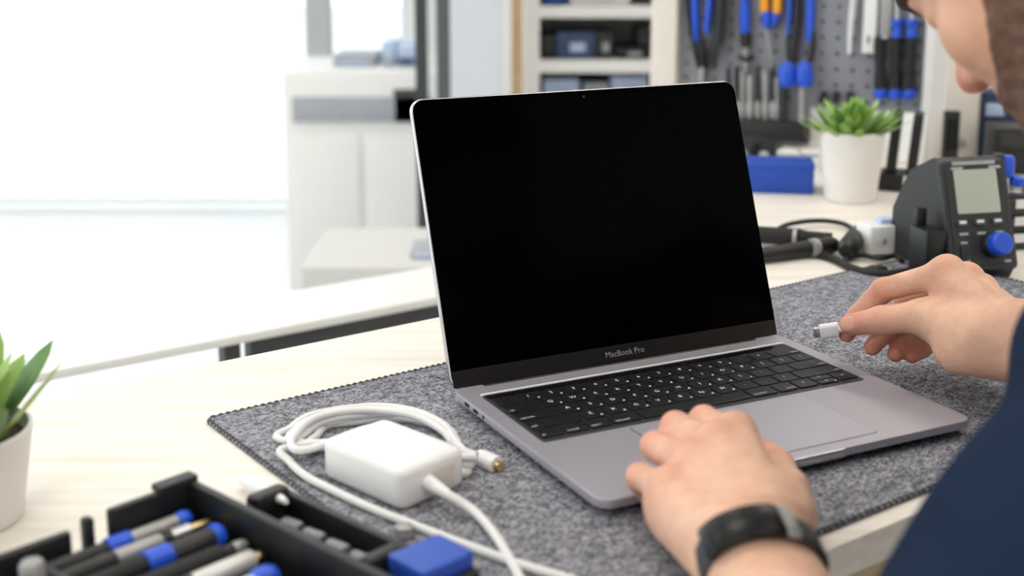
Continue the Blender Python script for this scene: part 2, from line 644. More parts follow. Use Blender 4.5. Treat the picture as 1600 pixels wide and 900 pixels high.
# keyboard
KW, KX0, KY0 = .2755, -.2755 / 2, -.0255
MB().rbox((0, -.0738, LT + .0002), (.2785, .0985, .0004), .003, .0001).build('keyboard_well', mat('key_rim_light_grey', '#45454c', .4, metal=.3), lap, local=True)  # grey well stands in for light caught on the key rims
MB().rbox((0, -.0305, LT + .0006), (.2745, .0088, .0006), .0012, .0002).build('touch_bar', mat('touch_bar_glass', '#151415', .16, spec=.6), lap, local=True)
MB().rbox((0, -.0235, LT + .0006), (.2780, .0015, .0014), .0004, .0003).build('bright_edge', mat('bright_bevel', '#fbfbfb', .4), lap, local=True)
rows = [
    [('`', 1)] + [(c, 1) for c in '1234567890-='] + [('delete', 1.5)],
    [('tab', 1.5)] + [(c, 1) for c in 'QWERTYUIOP[]\\'],
    [('caps lock', 1.75)] + [(c, 1) for c in "ASDFGHJKL;'"] + [('return', 1.75)],
    [('shift', 2.25)] + [(c, 1) for c in 'ZXCVBNM,./'] + [('shift', 2.25)],
    [('fn', 1), ('control', 1), ('option', 1), ('command', 1.25), (' ', 5), ('command', 1.25), ('option', 1), ('<', 1), ('^v', 1), ('>', 1)],
]
U = KW / 14.5
ROWH = .0167
key_cache = {}


def add_key(cx, cy, w_, h_, legend):
    kk = (round(w_, 4), round(h_, 4))
    if kk not in key_cache:
        o = MB().rbox((0, 0, .0003), (w_ - .0016, h_ - .0016, .0011), .0016, .0003, n=3).build('key', KEY, lap, local=True)
        key_cache[kk] = o.data
    else:
        o = bpy.data.objects.new('key', key_cache[kk])
        COL.objects.link(o)
        o.parent = lap
    o.location = (cx, cy, LT + .0008)
    if legend.strip():
        lb = MB()
        z = .0009
        if len(legend) == 1:
            vs_, fs_ = text_mesh(legend, .0052, Matrix.Translation((-.0004, .0008, z)))
            lb.add(vs_, fs_)
            if legend.isalnum():
                lb.lathe([(.0009, z - .0001), (.0009, z)], (w_ * .30, -h_ * .27, 0), 8)  # white dot painted for backlight glinting at the key corner
        elif legend == '^v':
            pass
        else:
            long = legend in ('delete', 'return') or cx > .06
            sx = w_ * .5 - .0016
            vs_, fs_ = text_mesh(legend, .0030, Matrix.Translation((0, -h_ * .22, z)))
            xs = [v[0] for v in vs_]
            sh = (sx - max(xs) - .0008) if long else (-sx - min(xs) + .0008)
            lb.add([(v[0] + sh, v[1], v[2]) for v in vs_], fs_)
        if lb.v:
            lb.build('key_legend', LEGEND, o, local=True, smooth=False)


for ri, row in enumerate(rows):
    x = KX0
    y = KY0 - .0100 - ROWH * (ri + .5)
    for lg, u in row:
        w_ = u * U
        if lg == '^v':
            add_key(x + w_ / 2, y + ROWH / 4, w_, ROWH / 2 + .0004, '^')
            add_key(x + w_ / 2, y - ROWH / 4, w_, ROWH / 2 + .0004, 'v')
        else:
            add_key(x + w_ / 2, y, w_, ROWH, lg)
        x += w_

# lid
LEAN = math.radians(19.7)
LL = .2252
LM = Matrix.Translation((0, -.002, LT - .002)) @ Matrix.Rotation(-LEAN, 4, 'X')  # local: x right, z up the lid, y backwards


def lid_plate(w_, z0, z1, y0, y1, r, e=.0005, rb=None):
    mb = MB()
    rg = []
    for y, ins in ((y0, e * 1.6), (y0, e), (y0 + e * .4, e * .3), (y0 + e, 0), (y1 - e, 0), (y1 - e * .4, e * .3), (y1, e), (y1, e * 1.6)):
        rg.append([LM @ Vector((x, y, (z0 + z1) / 2 + zz)) for x, zz in rrect(w_ - 2 * ins, z1 - z0 - 2 * ins, r - ins, 8)])
    return mb.loft([list(reversed(q)) for q in rg])


lid = lid_plate(LW, .0005, LL, .0008, .0058, .0105, .0012).build('lid', ALU_EDGE, lap, local=True)
lid_plate(LW - .0022, .0018, LL - .0012, -.0002, .0012, .0095, .0003).build('screen_glass', SCREEN, lid, local=True)
lid_plate(LW - .0030, .0022, .0150, -.0004, .0006, .0008, .0001).build('bezel_bar', BEZEL, lid, local=True)
MB().cyl((-.125, -.0012, LT - .0042), (.125, -.0012, LT - .0042), .0042, seg=16).build('hinge', BLACK, lap, local=True)
MT = LM @ Matrix.Translation((0, -.00055, .0084)) @ Matrix.Rotation(math.pi / 2, 4, 'X')
vs_, fs_ = text_mesh('MacBook Pro', .0066, MT)
MB().add(vs_, fs_).build('lettering', LEGEND_DIM, lid, local=True, smooth=False, label='grey lettering on the bezel below the screen')
MC = LM @ Matrix.Translation((0.0, -.0004, LL - .0065)) @ Matrix.Rotation(math.pi / 2, 4, 'X')
MB().loft([[MC @ Vector((.0012 * math.cos(2 * math.pi * k / 12), .0012 * math.sin(2 * math.pi * k / 12), z)) for k in range(12)] for z in (0, .0002)]).build(
    'webcam', mat('webcam_lens', '#17181c', .1), lid, local=True)

# ---------------------------------------------------------------- power adapter with coiled cable
AA = math.radians(-43)
ac = Vector((-.0765, .7735, .003))
ad = thing('power_adapter', 'white laptop power adapter with its coiled white cable on the mat', 'power adapter', ac, AA)
AL, AS_, AH = .078, .056, .0265
MB().rbox((0, 0, AH / 2), (AL, AS_, AH), .0075, .0045, n=6).build('adapter_body', CHARGER, ad, local=True, angle=60)
MB().rbox((AL / 2 - .0002, .004, .0118), (.0014, .026, .016), .0005, .0004).build('socket_panel', mat('warm_white_plastic', '#e2dcd8', .4), ad, local=True)
MM = Matrix.Translation(ac) @ Matrix.Rotation(AA, 4, 'Z')
# output cable: strain relief on the right-front face, runs off towards the viewer
s0 = MM @ Vector((AL / 2 - .002, -.006, .0135))
s1 = MM @ Vector((AL / 2 + .022, -.009, .0125))
MB().rod(s0, s1, [(0, .0052), (.1, .0052), (.5, .0042), (1, .0031)]).build('strain_relief', CABLE, ad)
pts = [s0.lerp(s1, .9), s1, Zp(742, 800, .009), Zp(775, 838, .0075), Zp(800, 880, .0062), Zp(822, 925, .006), Zp(850, 985, .006)]
MB().tube(catmull(pts, 8), .0029, 10).build('mains_cable', CABLE, ad)


def mz(x, y, z):
    return Zp(x, y, z)


loop = [(450, 690), (456, 668), (484, 650), (535, 639), (595, 635), (650, 643), (694, 664), (714, 690)]
hid = [MM @ Vector((.030, .036, 0)), MM @ Vector((.0, .034, 0)), MM @ Vector((-.030, .0335, 0)), MM @ Vector((-.046, .022, 0))]
path = []
for k in range(4):
    sc = (1.0, .72, .83, .94)[k]
    z = (.006, .0065, .0105, .0115)[k]
    ring = []
    for i, (x, y) in enumerate(loop):
        cx, cy = 600, 712
        f_ = sc + (1 - sc) * (.75 if i >= 6 else .4 if i == 5 else .15 * math.sin(i * 1.7 + k) ** 2)
        ring.append(mz(cx + (x - cx) * f_, cy + (y - cy) * f_, z + .0012 * math.sin(i * 1.3 + k * 2)))
    ring += [Vector((h.x, h.y, z)) + (MM.to_3x3() @ Vector((0, .002 * k, 0))) for h in hid]
    path += ring
start = [mz(770, 724, .0065), mz(757, 717, .0065), mz(735, 709, .0065), mz(712, 700, .008), mz(690, 672, .014), mz(640, 648, .016), mz(560, 641, .016), mz(490, 654, .016), mz(455, 690, .0165),
         mz(480, 703, .017), MM @ Vector((-.05, .024, .016)), MM @ Vector((-.025, .0345, .016)), MM @ Vector((.0, .036, .015)), MM @ Vector((.03, .04, .013))]
tail = [mz(447, 700, .012), mz(452, 720, .008), mz(478, 744, .0065), mz(520, 766, .006), mz(580, 794, .006), mz(650, 822, .006), mz(740, 856, .006), mz(820, 884, .006), mz(890, 905, .006), mz(960, 935, .006)]
MB().tube(catmull(start + path + tail, 7), .0027, 9).build('coiled_cable', CABLE, ad)
c0, c1 = mz(745, 713, .0068), mz(776, 727, .0068)
MB().rod(c0, c1, [(0, .003), (.15, .0058), (.25, .0062), (.9, .0062), (1, .0056)], 18).build('cable_plug', CHARGER, ad)
MB().rod(c1, c1 + (c1 - c0) * .22, [(0, .0036), (1, .0034)], 14).build('plug_tip', BRASS, ad)

# ---------------------------------------------------------------- charging cable held in the hand
ph0, ph1, ph2 = P(1272, 520, .985), P(1311, 514.5, .980), P(1326, 511, .974)
cb = thing('charging_cable', 'white charging cable with metal-tipped plug held between thumb and finger', 'cable', ph1)
dpl = (ph1 - ph0).normalized()
sx_ = dpl.cross(Vector((0, 0, 1))).normalized()
uz_ = sx_.cross(dpl)
PM = Matrix((sx_.to_4d(), uz_.to_4d(), dpl.to_4d(), Vector((0, 0, 0, 1)))).transposed()
for i in range(3):
    PM[3][i] = 0
PM = Matrix.Translation(ph0) @ PM
Lp = (ph1 - ph0).length
mb = MB()
mb.rbox((0, 0, Lp * .62), (.0072, .0125, Lp * .76), .0032, .0010, M=PM, n=5)
mb.build('plug_housing', CHARGER, cb, angle=50)
MB().rbox((0, 0, Lp * .13), (.0030, .0088, Lp * .26), .00145, .0003, M=PM, n=5).build('plug_shell', STEEL, cb)
MB().rbox((0, 0, Lp * .0), (.0014, .0066, .0006), .0006, .0001, M=PM, n=4).build('plug_opening', WELL, cb)
MB().rod(ph1 - dpl * .001, ph2 + (ph2 - ph1) * .3, [(0, .0031), (.6, .0027), (1, .0024)]).build('strain_relief', CABLE, cb)
q0 = ph2 + (ph2 - ph1) * .2
pts = [ph2, P(1345, 510, .976), P(1385, 505, .978), P(1430, 500, .972), P(1475, 500, .985), P(1520, 512, 1.02), P(1560, 520, 1.03), P(1620, 525, 1.02), P(1700, 530, 1.02)]
MB().tube(catmull(pts, 8), .0022, 8).build('cable', CABLE, cb)

# ---------------------------------------------------------------- person: signed distance toolkit
F32 = np.float32


def V(*a):
    return np.array(a, F32)


def A3(p):
    return np.array(tuple(p), F32)


def rcone(p, a, b, ra, rb):
    ba = b - a
    pa = p - a
    h = np.clip(pa @ ba / float(ba @ ba), 0, 1)
    return np.sqrt(((pa - h[:, None] * ba) ** 2).sum(1)) - (ra + (rb - ra) * h)


def ellip(p, c, r, R=None):
    q = p - c
    if R is not None:
        q = q @ R
    r = np.array(r, F32)
    k0 = np.sqrt(((q / r) ** 2).sum(1))
    k1 = np.sqrt(((q / (r * r)) ** 2).sum(1))
    return k0 * (k0 - 1) / np.maximum(k1, 1e-6)


def smin(a, b, k):
    h = np.maximum(k - np.abs(a - b), 0) / k
    return np.minimum(a, b) - h * h * k * .25


def smax(a, b, k):
    return -smin(-a, -b, k)


def mesh_sdf(fn, lo, hi, h):
    lo = np.array(lo, F32)
    hi = np.array(hi, F32)
    K = 4
    nb = np.ceil((hi - lo) / (h * K)).astype(int) + 1
    ax = [lo[i] + (np.arange(nb[i]) + .5 - .5 / K) * h * K for i in range(3)]
    G = np.stack(np.meshgrid(*ax, indexing='ij'), -1).reshape(-1, 3).astype(F32)
    dc = fn(G).reshape(nb)
    D = np.repeat(np.repeat(np.repeat(dc, K, 0), K, 1), K, 2).astype(F32)
    act = np.abs(dc) < h * K * 1.5
    am = np.repeat(np.repeat(np.repeat(act, K, 0), K, 1), K, 2)
    idx = np.argwhere(am)
    pts = (lo + idx * h).astype(F32)
    val = np.concatenate([fn(pts[i:i + 400000]) for i in range(0, len(pts), 400000)])
    D[am] = val
    S = D < 0
    n = np.array(D.shape)
    corners = [(i, j, k) for i in (0, 1) for j in (0, 1) for k in (0, 1)]
    cnt = sum(S[i:n[0] - 1 + i, j:n[1] - 1 + j, k:n[2] - 1 + k].astype(np.int8) for i, j, k in corners)
    mask = (cnt > 0) & (cnt < 8)
    cells = np.argwhere(mask)
    vid = np.full(mask.shape, -1, np.int64)
    vid[mask] = np.arange(len(cells))
    acc = np.zeros((len(cells), 3))
    num = np.zeros(len(cells))
    cv = {c: D[cells[:, 0] + c[0], cells[:, 1] + c[1], cells[:, 2] + c[2]] for c in corners}
    for c in corners:
        for ax_ in range(3):
            if c[ax_]:
                continue
            c2 = list(c)
            c2[ax_] = 1
            a, b = cv[c], cv[tuple(c2)]
            x = (a < 0) != (b < 0)
            t = np.where(x, a / np.where(x, a - b, 1), 0)
            off = np.array(c, float)[None].repeat(len(cells), 0)
            off[:, ax_] = t
            acc += off * x[:, None]
            num += x
    pos = lo + (cells + acc / num[:, None]) * h
    faces = []
    for ax_ in range(3):
        u, v = (ax_ + 1) % 3, (ax_ + 2) % 3
        sl0 = [slice(None)] * 3
        sl1 = [slice(None)] * 3
        sl0[ax_] = slice(0, n[ax_] - 1)
        sl1[ax_] = slice(1, n[ax_])
        a, b = S[tuple(sl0)], S[tuple(sl1)]
        for flip in (False, True):
            e = np.argwhere((a & ~b) if not flip else (~a & b))
            ok = (e[:, u] > 0) & (e[:, v] > 0) & (e[:, u] < n[u] - 1) & (e[:, v] < n[v] - 1)
            e = e[ok]
            q = []
            for du, dv in ((-1, -1), (0, -1), (0, 0), (-1, 0)):
                c = e.copy()
                c[:, u] += du
                c[:, v] += dv
                q.append(vid[c[:, 0], c[:, 1], c[:, 2]])
            q = np.stack(q, 1)
            faces.append(q[:, ::-1] if flip else q)
    F = np.concatenate(faces)
    F = F[(F >= 0).all(1)]
    return pos, F


def np_mesh(name, parts, material, parent, cols=None):
    vs_ = np.concatenate([p[0] for p in parts])
    off = np.cumsum([0] + [len(p[0]) for p in parts[:-1]])
    fs_ = np.concatenate([p[1] + o for p, o in zip(parts, off)])
    Mi = np.array(wmat(parent).inverted())
    vl = vs_ @ Mi[:3, :3].T + Mi[:3, 3]
    me = bpy.data.meshes.new(name)
    me.vertices.add(len(vl))
    me.vertices.foreach_set('co', vl.astype(F32).ravel())
    me.loops.add(len(fs_) * 4)
    me.polygons.add(len(fs_))
    me.polygons.foreach_set('loop_start', np.arange(0, len(fs_) * 4, 4))
    me.loops.foreach_set('vertex_index', fs_.ravel())
    me.update(calc_edges=True)
    me.validate()
    me.polygons.foreach_set('use_smooth', [True] * len(me.polygons))
    if cols is not None:
        at = me.color_attributes.new('tint', 'FLOAT_COLOR', 'POINT')
        c4 = np.ones((len(vs_), 4), F32)
        c4[:, :3] = cols(vs_)
        at.data.foreach_set('color', c4.ravel())
    me.materials.append(material)
    o = bpy.data.objects.new(name, me)
    COL.objects.link(o)
    o.parent = parent
    return o


# ---- joints
def chain(spec, f):
    return [A3(f(*s)) for s in spec]


LHJ = dict(
    index=[A3(Zp(1148, 682, .058)), A3(Zp(1100, 657, .0525)), None, None],
    middle=[A3(Zp(1117, 699, .057)), A3(Zp(1056, 667, .052)), None, None],
    ring=[A3(Zp(1082, 726, .051)), A3(Zp(1024, 697, .046)), None, None],
    pinky=[A3(Zp(1045, 766, .044)), A3(Zp(1000, 745, .038)), None, None])
LTIP = dict(index=V(.131, .775, .0265), middle=V(.1135, .768, .0265), ring=V(.0985, .752, .0255), pinky=V(.0835, .722, .0145))
for k in LHJ:
    j = LHJ[k]
    tip = LTIP[k]
    mid = (j[1] + tip) / 2 + (V(-.004, .010, .002) if k != 'pinky' else V(-.003, .006, .002))
    j[2], j[3] = mid, tip
LWR = A3(Zp(1174, 842, .043))
LEL = V(.165, .385, -.04)
LSH = V(.33, .57, .15)
LTH = [A3(Zp(1222, 800, .040)), A3(Zp(1231, 766, .036)), A3(Zp(1214, 729, .030)), A3(Zp(1196, 707, .025))]

RHJ = dict(
    index=chain([(1478, 427, .95), (1380, 453, .975), (1341, 493, .985), (1323, 522, .984)], P),
    middle=chain([(1508, 439, .965), (1415, 475, .99), (1380, 520, .985), (1363, 542, .976)], P),
    ring=chain([(1530, 455, .975), (1445, 500, .99), (1412, 538, .985), (1399, 553, .976)], P),
    pinky=chain([(1545, 473, .98), (1475, 520, .995), (1440, 546, .985), (1425, 557, .976)], P))
RTH = chain([(1520, 522, .90), (1442, 494, .938), (1378, 500, .955), (1330, 507, .964)], P)
RWR = A3(P(1600, 533, .895))
REL = V(.545, .70, .02)
RSH = V(.61, .80, .20)
FR = dict(index=(.0112, .0094, .0083, .0068), middle=(.0115, .0096, .0084, .0069), ring=(.0110, .0091, .0080, .0066), pinky=(.0098, .0080, .0070, .0058))


def hand_sdf(p, J, TH, WR, thumb_r, palm_n, fill):
    across = J['index'][0] - J['pinky'][0]
    across = across / np.linalg.norm(across)
    d = None
    for i, k in enumerate(('index', 'middle', 'ring', 'pinky')):
        m = J[k][0]
        w0 = WR + across * (.014 - .0095 * i) + (m - WR) * .10
        c = rcone(p, w0, m - palm_n * .001, .0150, FR[k][0] + .0012)
        c2 = rcone(p, w0 - palm_n * -.010, m + palm_n * .009, .0125, .0105)
        c = smin(c, c2, .012)
        c = smin(c, rcone(p, m - palm_n * .0025, m - palm_n * .0026, FR[k][0] + .0008, FR[k][0] + .0008), .006)
        d = c if d is None else smin(d, c, .0075)
    for f_, r_ in fill:
        d = smin(d, rcone(p, f_[0], f_[1], r_, r_ * .85), .014)
    # thumb
    t = smin(rcone(p, TH[0], TH[1], thumb_r[0], thumb_r[1]), rcone(p, TH[1], TH[2], thumb_r[1] * .97, thumb_r[2]), .006)
    t = smin(t, rcone(p, TH[2], TH[3], thumb_r[2] * .98, thumb_r[3]), .004)
    d = smin(d, t, .010)
    for k in ('index', 'middle', 'ring', 'pinky'):
        j, r = J[k], FR[k]
        f_ = rcone(p, j[0], j[1], r[0] * .94, r[1] * .97)
        f_ = smin(f_, rcone(p, j[1], j[2], r[1], r[2]), .003)
        f_ = smin(f_, rcone(p, j[2], j[3], r[2] * .99, r[3]), .003)
        d = np.minimum(smin(d, f_, .0045), d)
    return d


LPN = V(.10, .05, -1)
LPN = LPN / np.linalg.norm(LPN)
L_FILL = [((V(.098, .668, .030), V(.108, .63, .032)), .021), ((LTH[0], A3(Zp(1150, 800, .034))), .017)]


def arm_sdf(p, wr, el, r0, r1):
    mid = wr + (el - wr) * .62
    d = smin(rcone(p, wr, mid, r0, r1), rcone(p, mid, el, r1, r1 * .95), .03)
    return d


def flat_wrist(p, wr, el, up, w, t):
    """elliptical wrist section"""
    ax = el - wr
    L = np.linalg.norm(ax)
    ax = ax / L
    s = np.cross(ax, up)
    s /= np.linalg.norm(s)
    n = np.cross(s, ax)
    q = p - wr
    z = q @ ax
    x = q @ s
    y = q @ n
    g = np.clip(z / (L * .55), 0, 1)
    ww = w + (.041 - w) * g
    tt = t + (.036 - t) * g
    k = np.sqrt((x / ww) ** 2 + (y / tt) ** 2)
    d = (k - 1) * np.minimum(ww, tt)
    zc = np.maximum(-z - .006, z - L)
    return np.maximum(d, zc) if True else d


def left_sdf(p):
    d = hand_sdf(p, LHJ, LTH, LWR, (.0150, .0118, .0105, .0085), LPN, L_FILL)
    return smin(d, flat_wrist(p, LWR, LEL, V(.25, .3, 1), .0285, .0205), .022)


RPN = V(-.45, .25, -.75)
RPN = RPN / np.linalg.norm(RPN)
R_FILL = [((RTH[0], A3(P(1470, 515, .935))), .0165), ((A3(P(1500, 545, .905)), A3(P(1570, 550, .892))), .019),
          ((A3(P(1545, 500, .93)), A3(P(1500, 500, .955))), .020)]


def right_sdf(p):
    d = hand_sdf(p, RHJ, RTH, RWR, (.0165, .0128, .0108, .0088), RPN, R_FILL)
    return smin(d, flat_wrist(p, RWR, REL, V(-.3, -.3, 1), .0270, .0235), .024)


# ---- head
NOSE = V(.2698, .76, .2613)
YAW, TILT = math.radians(35), math.radians(50)
HF = V(-math.sin(YAW) * math.cos(TILT), math.cos(YAW) * math.cos(TILT), -math.sin(TILT))
HF /= np.linalg.norm(HF)
HU = V(-math.sin(YAW) * math.sin(TILT), math.cos(YAW) * math.sin(TILT), math.cos(TILT))
HU = HU - HF * (HU @ HF)
HU /= np.linalg.norm(HU)
HS = np.cross(HF, HU)          # to the person's right
HR = np.stack([HS, HF, HU], 1)  # columns: side, forward, up
HC = NOSE - .112 * HF + .018 * HU


def hl(p):
    return (p - HC) @ HR


def head_sdf(p):
    q = hl(p)
    qs = q.copy()
    qs[:, 0] = np.abs(qs[:, 0])
    d = ellip(q, V(0, -.012, .045), (.074, .097, .082))
    d = smin(d, ellip(q, V(0, .035, -.028), (.060, .058, .075)), .03)
    d = smin(d, ellip(q, V(0, .058, -.085), (.036, .032, .026)), .03)       # chin
    d = smin(d, rcone(qs, V(.052, -.008, -.055), V(.020, .062, -.090), .016, .016), .02)  # jaw
    d = smin(d, rcone(qs, V(.030, .078, .022), V(.012, .085, .024), .010, .010), .014)     # brow
    d = smin(d, ellip(qs, V(.040, .060, -.022), (.020, .020, .018)), .02)    # cheek
    d = smax(d, -ellip(qs, V(.031, .092, .006), (.016, .011, .010)), .012)   # eye socket
    d = smin(d, ellip(qs, V(.031, .071, .006), (.0155, .0145, .0120)), .004)   # closed lids
    d = smin(d, rcone(q, V(0, .084, .014), V(0, .100, -.016), .0070, .0100), .010)  # nose bridge
    d = smin(d, ellip(q, V(0, .103, -.020), (.0115, .0115, .0095)), .006)    # tip
    d = smin(d, ellip(qs, V(.0125, .093, -.024), (.0070, .0095, .0070)), .005)  # wings
    d = smax(d, -ellip(qs, V(.0065, .098, -.031), (.0035, .0050, .0035)), .003)  # nostril
    d = smin(d, ellip(q, V(0, .086, -.048), (.022, .010, .0055)), .006)
    d = smin(d, ellip(q, V(0, .084, -.058), (.020, .010, .0065)), .006)
    ear = smax(ellip(qs, V(.078, -.018, .002), (.011, .020, .033)), -ellip(qs, V(.092, -.010, .004), (.011, .012, .020)), .006)
    d = smin(d, ear, .006)
    nb = (A3(V(.475, .665, .20)) - HC) @ HR
    d = smin(d, rcone(q, V(0, -.035, -.055), nb.astype(F32), .058, .064), .03)
    return d


NECK = V(.475, .665, .20)
PEL = V(.66, .36, -.30)
CHEST = V(.485, .64, .08)
FACE2 = V(-.588, .809, 0)
SIDE2 = V(.809, .588, 0)


def torso_sdf(p, g=0.0):
    up = (CHEST - PEL)
    up = up / np.linalg.norm(up)
    s = SIDE2
    f = np.cross(up, s)
    R = np.stack([s, f, up], 1).astype(F32)
    d = ellip(p, CHEST, (.175 + g, .115 + g, .19 + g), R)
    d = smin(d, ellip(p, (CHEST + PEL) / 2, (.155 + g, .105 + g, .20 + g), R), .06)
    d = smin(d, ellip(p, PEL, (.175 + g, .13 + g, .14 + g), R), .06)
    d = smin(d, rcone(p, LSH, RSH, .062 + g, .062 + g), .06)
    d = smin(d, rcone(p, CHEST + V(0, 0, .08), NECK, .075 + g, .060 + g), .05)
    return d


LHIP, RHIP = PEL + SIDE2 * -.10 + V(0, 0, -.03), PEL + SIDE2 * .10 + V(0, 0, -.03)
LKN, RKN = LHIP + FACE2 * .40 + SIDE2 * -.06 + V(0, 0, -.02), RHIP + FACE2 * .40 + SIDE2 * .06 + V(0, 0, -.02)
LAN, RAN = LKN + V(0, 0, -.35) - FACE2 * .03, RKN + V(0, 0, -.35) - FACE2 * .03
LAN[2] = RAN[2] = FZ + .075


def legs_sdf(p, g=0.0):
    d = None
    for hp, kn, an in ((LHIP, LKN, LAN), (RHIP, RKN, RAN)):
        l = smin(rcone(p, hp, kn, .080 + g, .058 + g), rcone(p, kn, an, .056 + g, .040 + g), .03)
        d = l if d is None else smin(d, l, .02)
    return d


def body_sdf(p):
    d = torso_sdf(p)
    d = smin(d, legs_sdf(p), .05)
    d = smin(d, rcone(p, LSH, LEL, .052, .042), .04)
    d = smin(d, rcone(p, RSH, REL, .052, .042), .04)
    d = smin(d, rcone(p, REL, REL + (RWR - REL) * .7, .040, .030), .02)
    d = smin(d, rcone(p, LEL, LEL + (LWR - LEL) * .35, .040, .036), .02)
    for an in (LAN, RAN):
        d = smin(d, rcone(p, an + V(0, 0, -.035), an + FACE2 * .15 + V(0, 0, -.045), .038, .028), .03)
    return d


def shirt_sdf(p):
    d = torso_sdf(p, .012)
    d = smax(d, -((p - PEL) @ V(0, 0, 1) + .10), .01)
    fold = .004 * np.sin(p[:, 2] * 70 + 5 * np.sin(p[:, 0] * 22)) * np.sin(p[:, 0] * 40 + p[:, 1] * 25)
    lm = LSH + (LEL - LSH) * .80
    sl = rcone(p, LSH + V(-.004, 0, 0), lm, .070, .107)
    ax = (LEL - LSH) / np.linalg.norm(LEL - LSH)
    sl = smax(sl, (p - lm) @ ax, .006)
    d = smin(d, sl, .05)
    rw = REL + (RWR - REL) * .93
    sr = smin(rcone(p, RSH, REL, .070, .056), rcone(p, REL, rw, .054, .043), .03)
    axr = (RWR - REL) / np.linalg.norm(RWR - REL)
    sr = smax(sr, (p - rw) @ axr, .005)
    d = smin(d, sr, .05)
    d = d + fold
    dn = (HC - NECK) / np.linalg.norm(HC - NECK)
    return smax(d, -rcone(p, NECK + dn * .045, HC, .070, .085), .006)


def skin_mat():
    m = bpy.data.materials.new('skin')
    m.use_nodes = True
    nt = m.node_tree
    b = nt.nodes['Principled BSDF']
    at = nt.nodes.new('ShaderNodeAttribute')
    at.attribute_name = 'tint'
    tc = nt.nodes.new('ShaderNodeTexCoord')
    n = nt.nodes.new('ShaderNodeTexNoise')
    n.inputs['Scale'].default_value = 90
    n.inputs['Detail'].default_value = 5
    mx = nt.nodes.new('ShaderNodeMix')
    mx.data_type = 'RGBA'
    mx.blend_type = 'MULTIPLY'
    cr = nt.nodes.new('ShaderNodeValToRGB')
    cr.color_ramp.elements[0].position = .3
    cr.color_ramp.elements[0].color = (.88, .80, .77, 1)
    cr.color_ramp.elements[1].position = .65
    cr.color_ramp.elements[1].color = (1, 1, 1, 1)
    mx.inputs[0].default_value = .8
    nt.links.new(tc.outputs['Object'], n.inputs['Vector'])
    nt.links.new(n.outputs['Fac'], cr.inputs[0])
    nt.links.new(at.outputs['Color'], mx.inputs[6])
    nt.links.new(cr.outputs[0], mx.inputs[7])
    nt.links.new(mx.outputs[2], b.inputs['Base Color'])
    b.inputs['Roughness'].default_value = .52
    b.inputs['Specular IOR Level'].default_value = .35
    b.inputs['Subsurface Weight'].default_value = .18
    b.inputs['Subsurface Radius'].default_value = (.008, .003, .0015)
    b.inputs['Subsurface Scale'].default_value = 1.0
    v = nt.nodes.new('ShaderNodeTexVoronoi')
    v.inputs['Scale'].default_value = 900
    n2 = nt.nodes.new('ShaderNodeTexNoise')
    n2.inputs['Scale'].default_value = 220
    n2.inputs['Detail'].default_value = 4
    ad_ = nt.nodes.new('ShaderNodeMath')
    ad_.operation = 'MULTIPLY_ADD'
    ad_.inputs[1].default_value = .35
    nt.links.new(tc.outputs['Object'], v.inputs['Vector'])
    nt.links.new(tc.outputs['Object'], n2.inputs['Vector'])
    nt.links.new(v.outputs['Distance'], ad_.inputs[0])
    nt.links.new(n2.outputs['Fac'], ad_.inputs[2])
    bp = nt.nodes.new('ShaderNodeBump')
    bp.inputs['Strength'].default_value = .35
    bp.inputs['Distance'].default_value = .0018
    nt.links.new(ad_.outputs[0], bp.inputs['Height'])
    nt.links.new(bp.outputs[0], b.inputs['Normal'])
    return m


SKIN_BASE, SKIN_RED = np.array(lin('#ecc0a6')), np.array(lin('#de8d79'))
red_pts = []
for J in (LHJ, RHJ):
    for k in J:
        red_pts += [(J[k][0], .010, .8), (J[k][1], .009, .8), (J[k][3], .012, .9), (J[k][2], .009, .5)]
red_pts += [(LTH[2], .010, .7), (RTH[2], .011, .5), (RTH[3], .013, .9), (LTH[3], .012, .8), (NOSE, .014, .8)]


def skin_cols(v):
    w_ = np.zeros(len(v))
    for c, s, a in red_pts:
        w_ = np.maximum(w_, a * np.exp(-((v - c) ** 2).sum(1) / (2 * s * s)))
    c = SKIN_BASE + (SKIN_RED - SKIN_BASE) * w_[:, None]
    hd = np.clip(1.6 - np.sqrt(((v - HC) ** 2).sum(1)) / .10, 0, 1)[:, None]   # ruddier face, its shading also put into the tint
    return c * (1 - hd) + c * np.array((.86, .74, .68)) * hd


person = thing('person', 'person in a navy shirt leaning over the laptop, holding a cable and wearing a wristband', 'person',
               tuple(PEL + V(0, 0, -.2)))
SKIN = skin_mat()
parts = [
    mesh_sdf(left_sdf, (.04, .40, -.08), (.215, .80, .09), .0016),
    mesh_sdf(right_sdf, (.235, .80, -.005), (.46, 1.015, .125), .0016),
    mesh_sdf(head_sdf, HC - V(.18, .17, .16), HC + V(.20, .17, .17), .0022),
    mesh_sdf(lambda p: body_sdf(p) + .001, (.02, .14, FZ - .01), (1.0, 1.05, .29), .0075),
]
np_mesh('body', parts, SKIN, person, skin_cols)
np_mesh('shirt', [mesh_sdf(shirt_sdf, (.03, .15, -.46), (.98, 1.0, .33), .0055)], FABRIC, person)
np_mesh('trousers', [mesh_sdf(lambda p: smax(smin(legs_sdf(p, .012), torso_sdf(p, .008), .05), (p - PEL)[:, 2] + .04, .01) + 0 * p[:, 0],
                              (.08, .10, FZ + .05), (1.0, 1.05, -.25), .009)], TROUSER, person)


def hair_sdf(p):
    q = hl(p)
    d = ellip(q, V(0, -.016, .050), (.082, .104, .088))
    cut = np.minimum(q[:, 1] - .055 + .25 * (q[:, 2] - .05), .1)
    d = smax(d, q[:, 1] * .8 - (q[:, 2] - .005) * .75 - .010, .006)
    n = .0022 * np.sin(q[:, 0] * 260 + 3 * np.sin(q[:, 1] * 90)) * np.sin(q[:, 1] * 200 + q[:, 2] * 170)
    return d + n


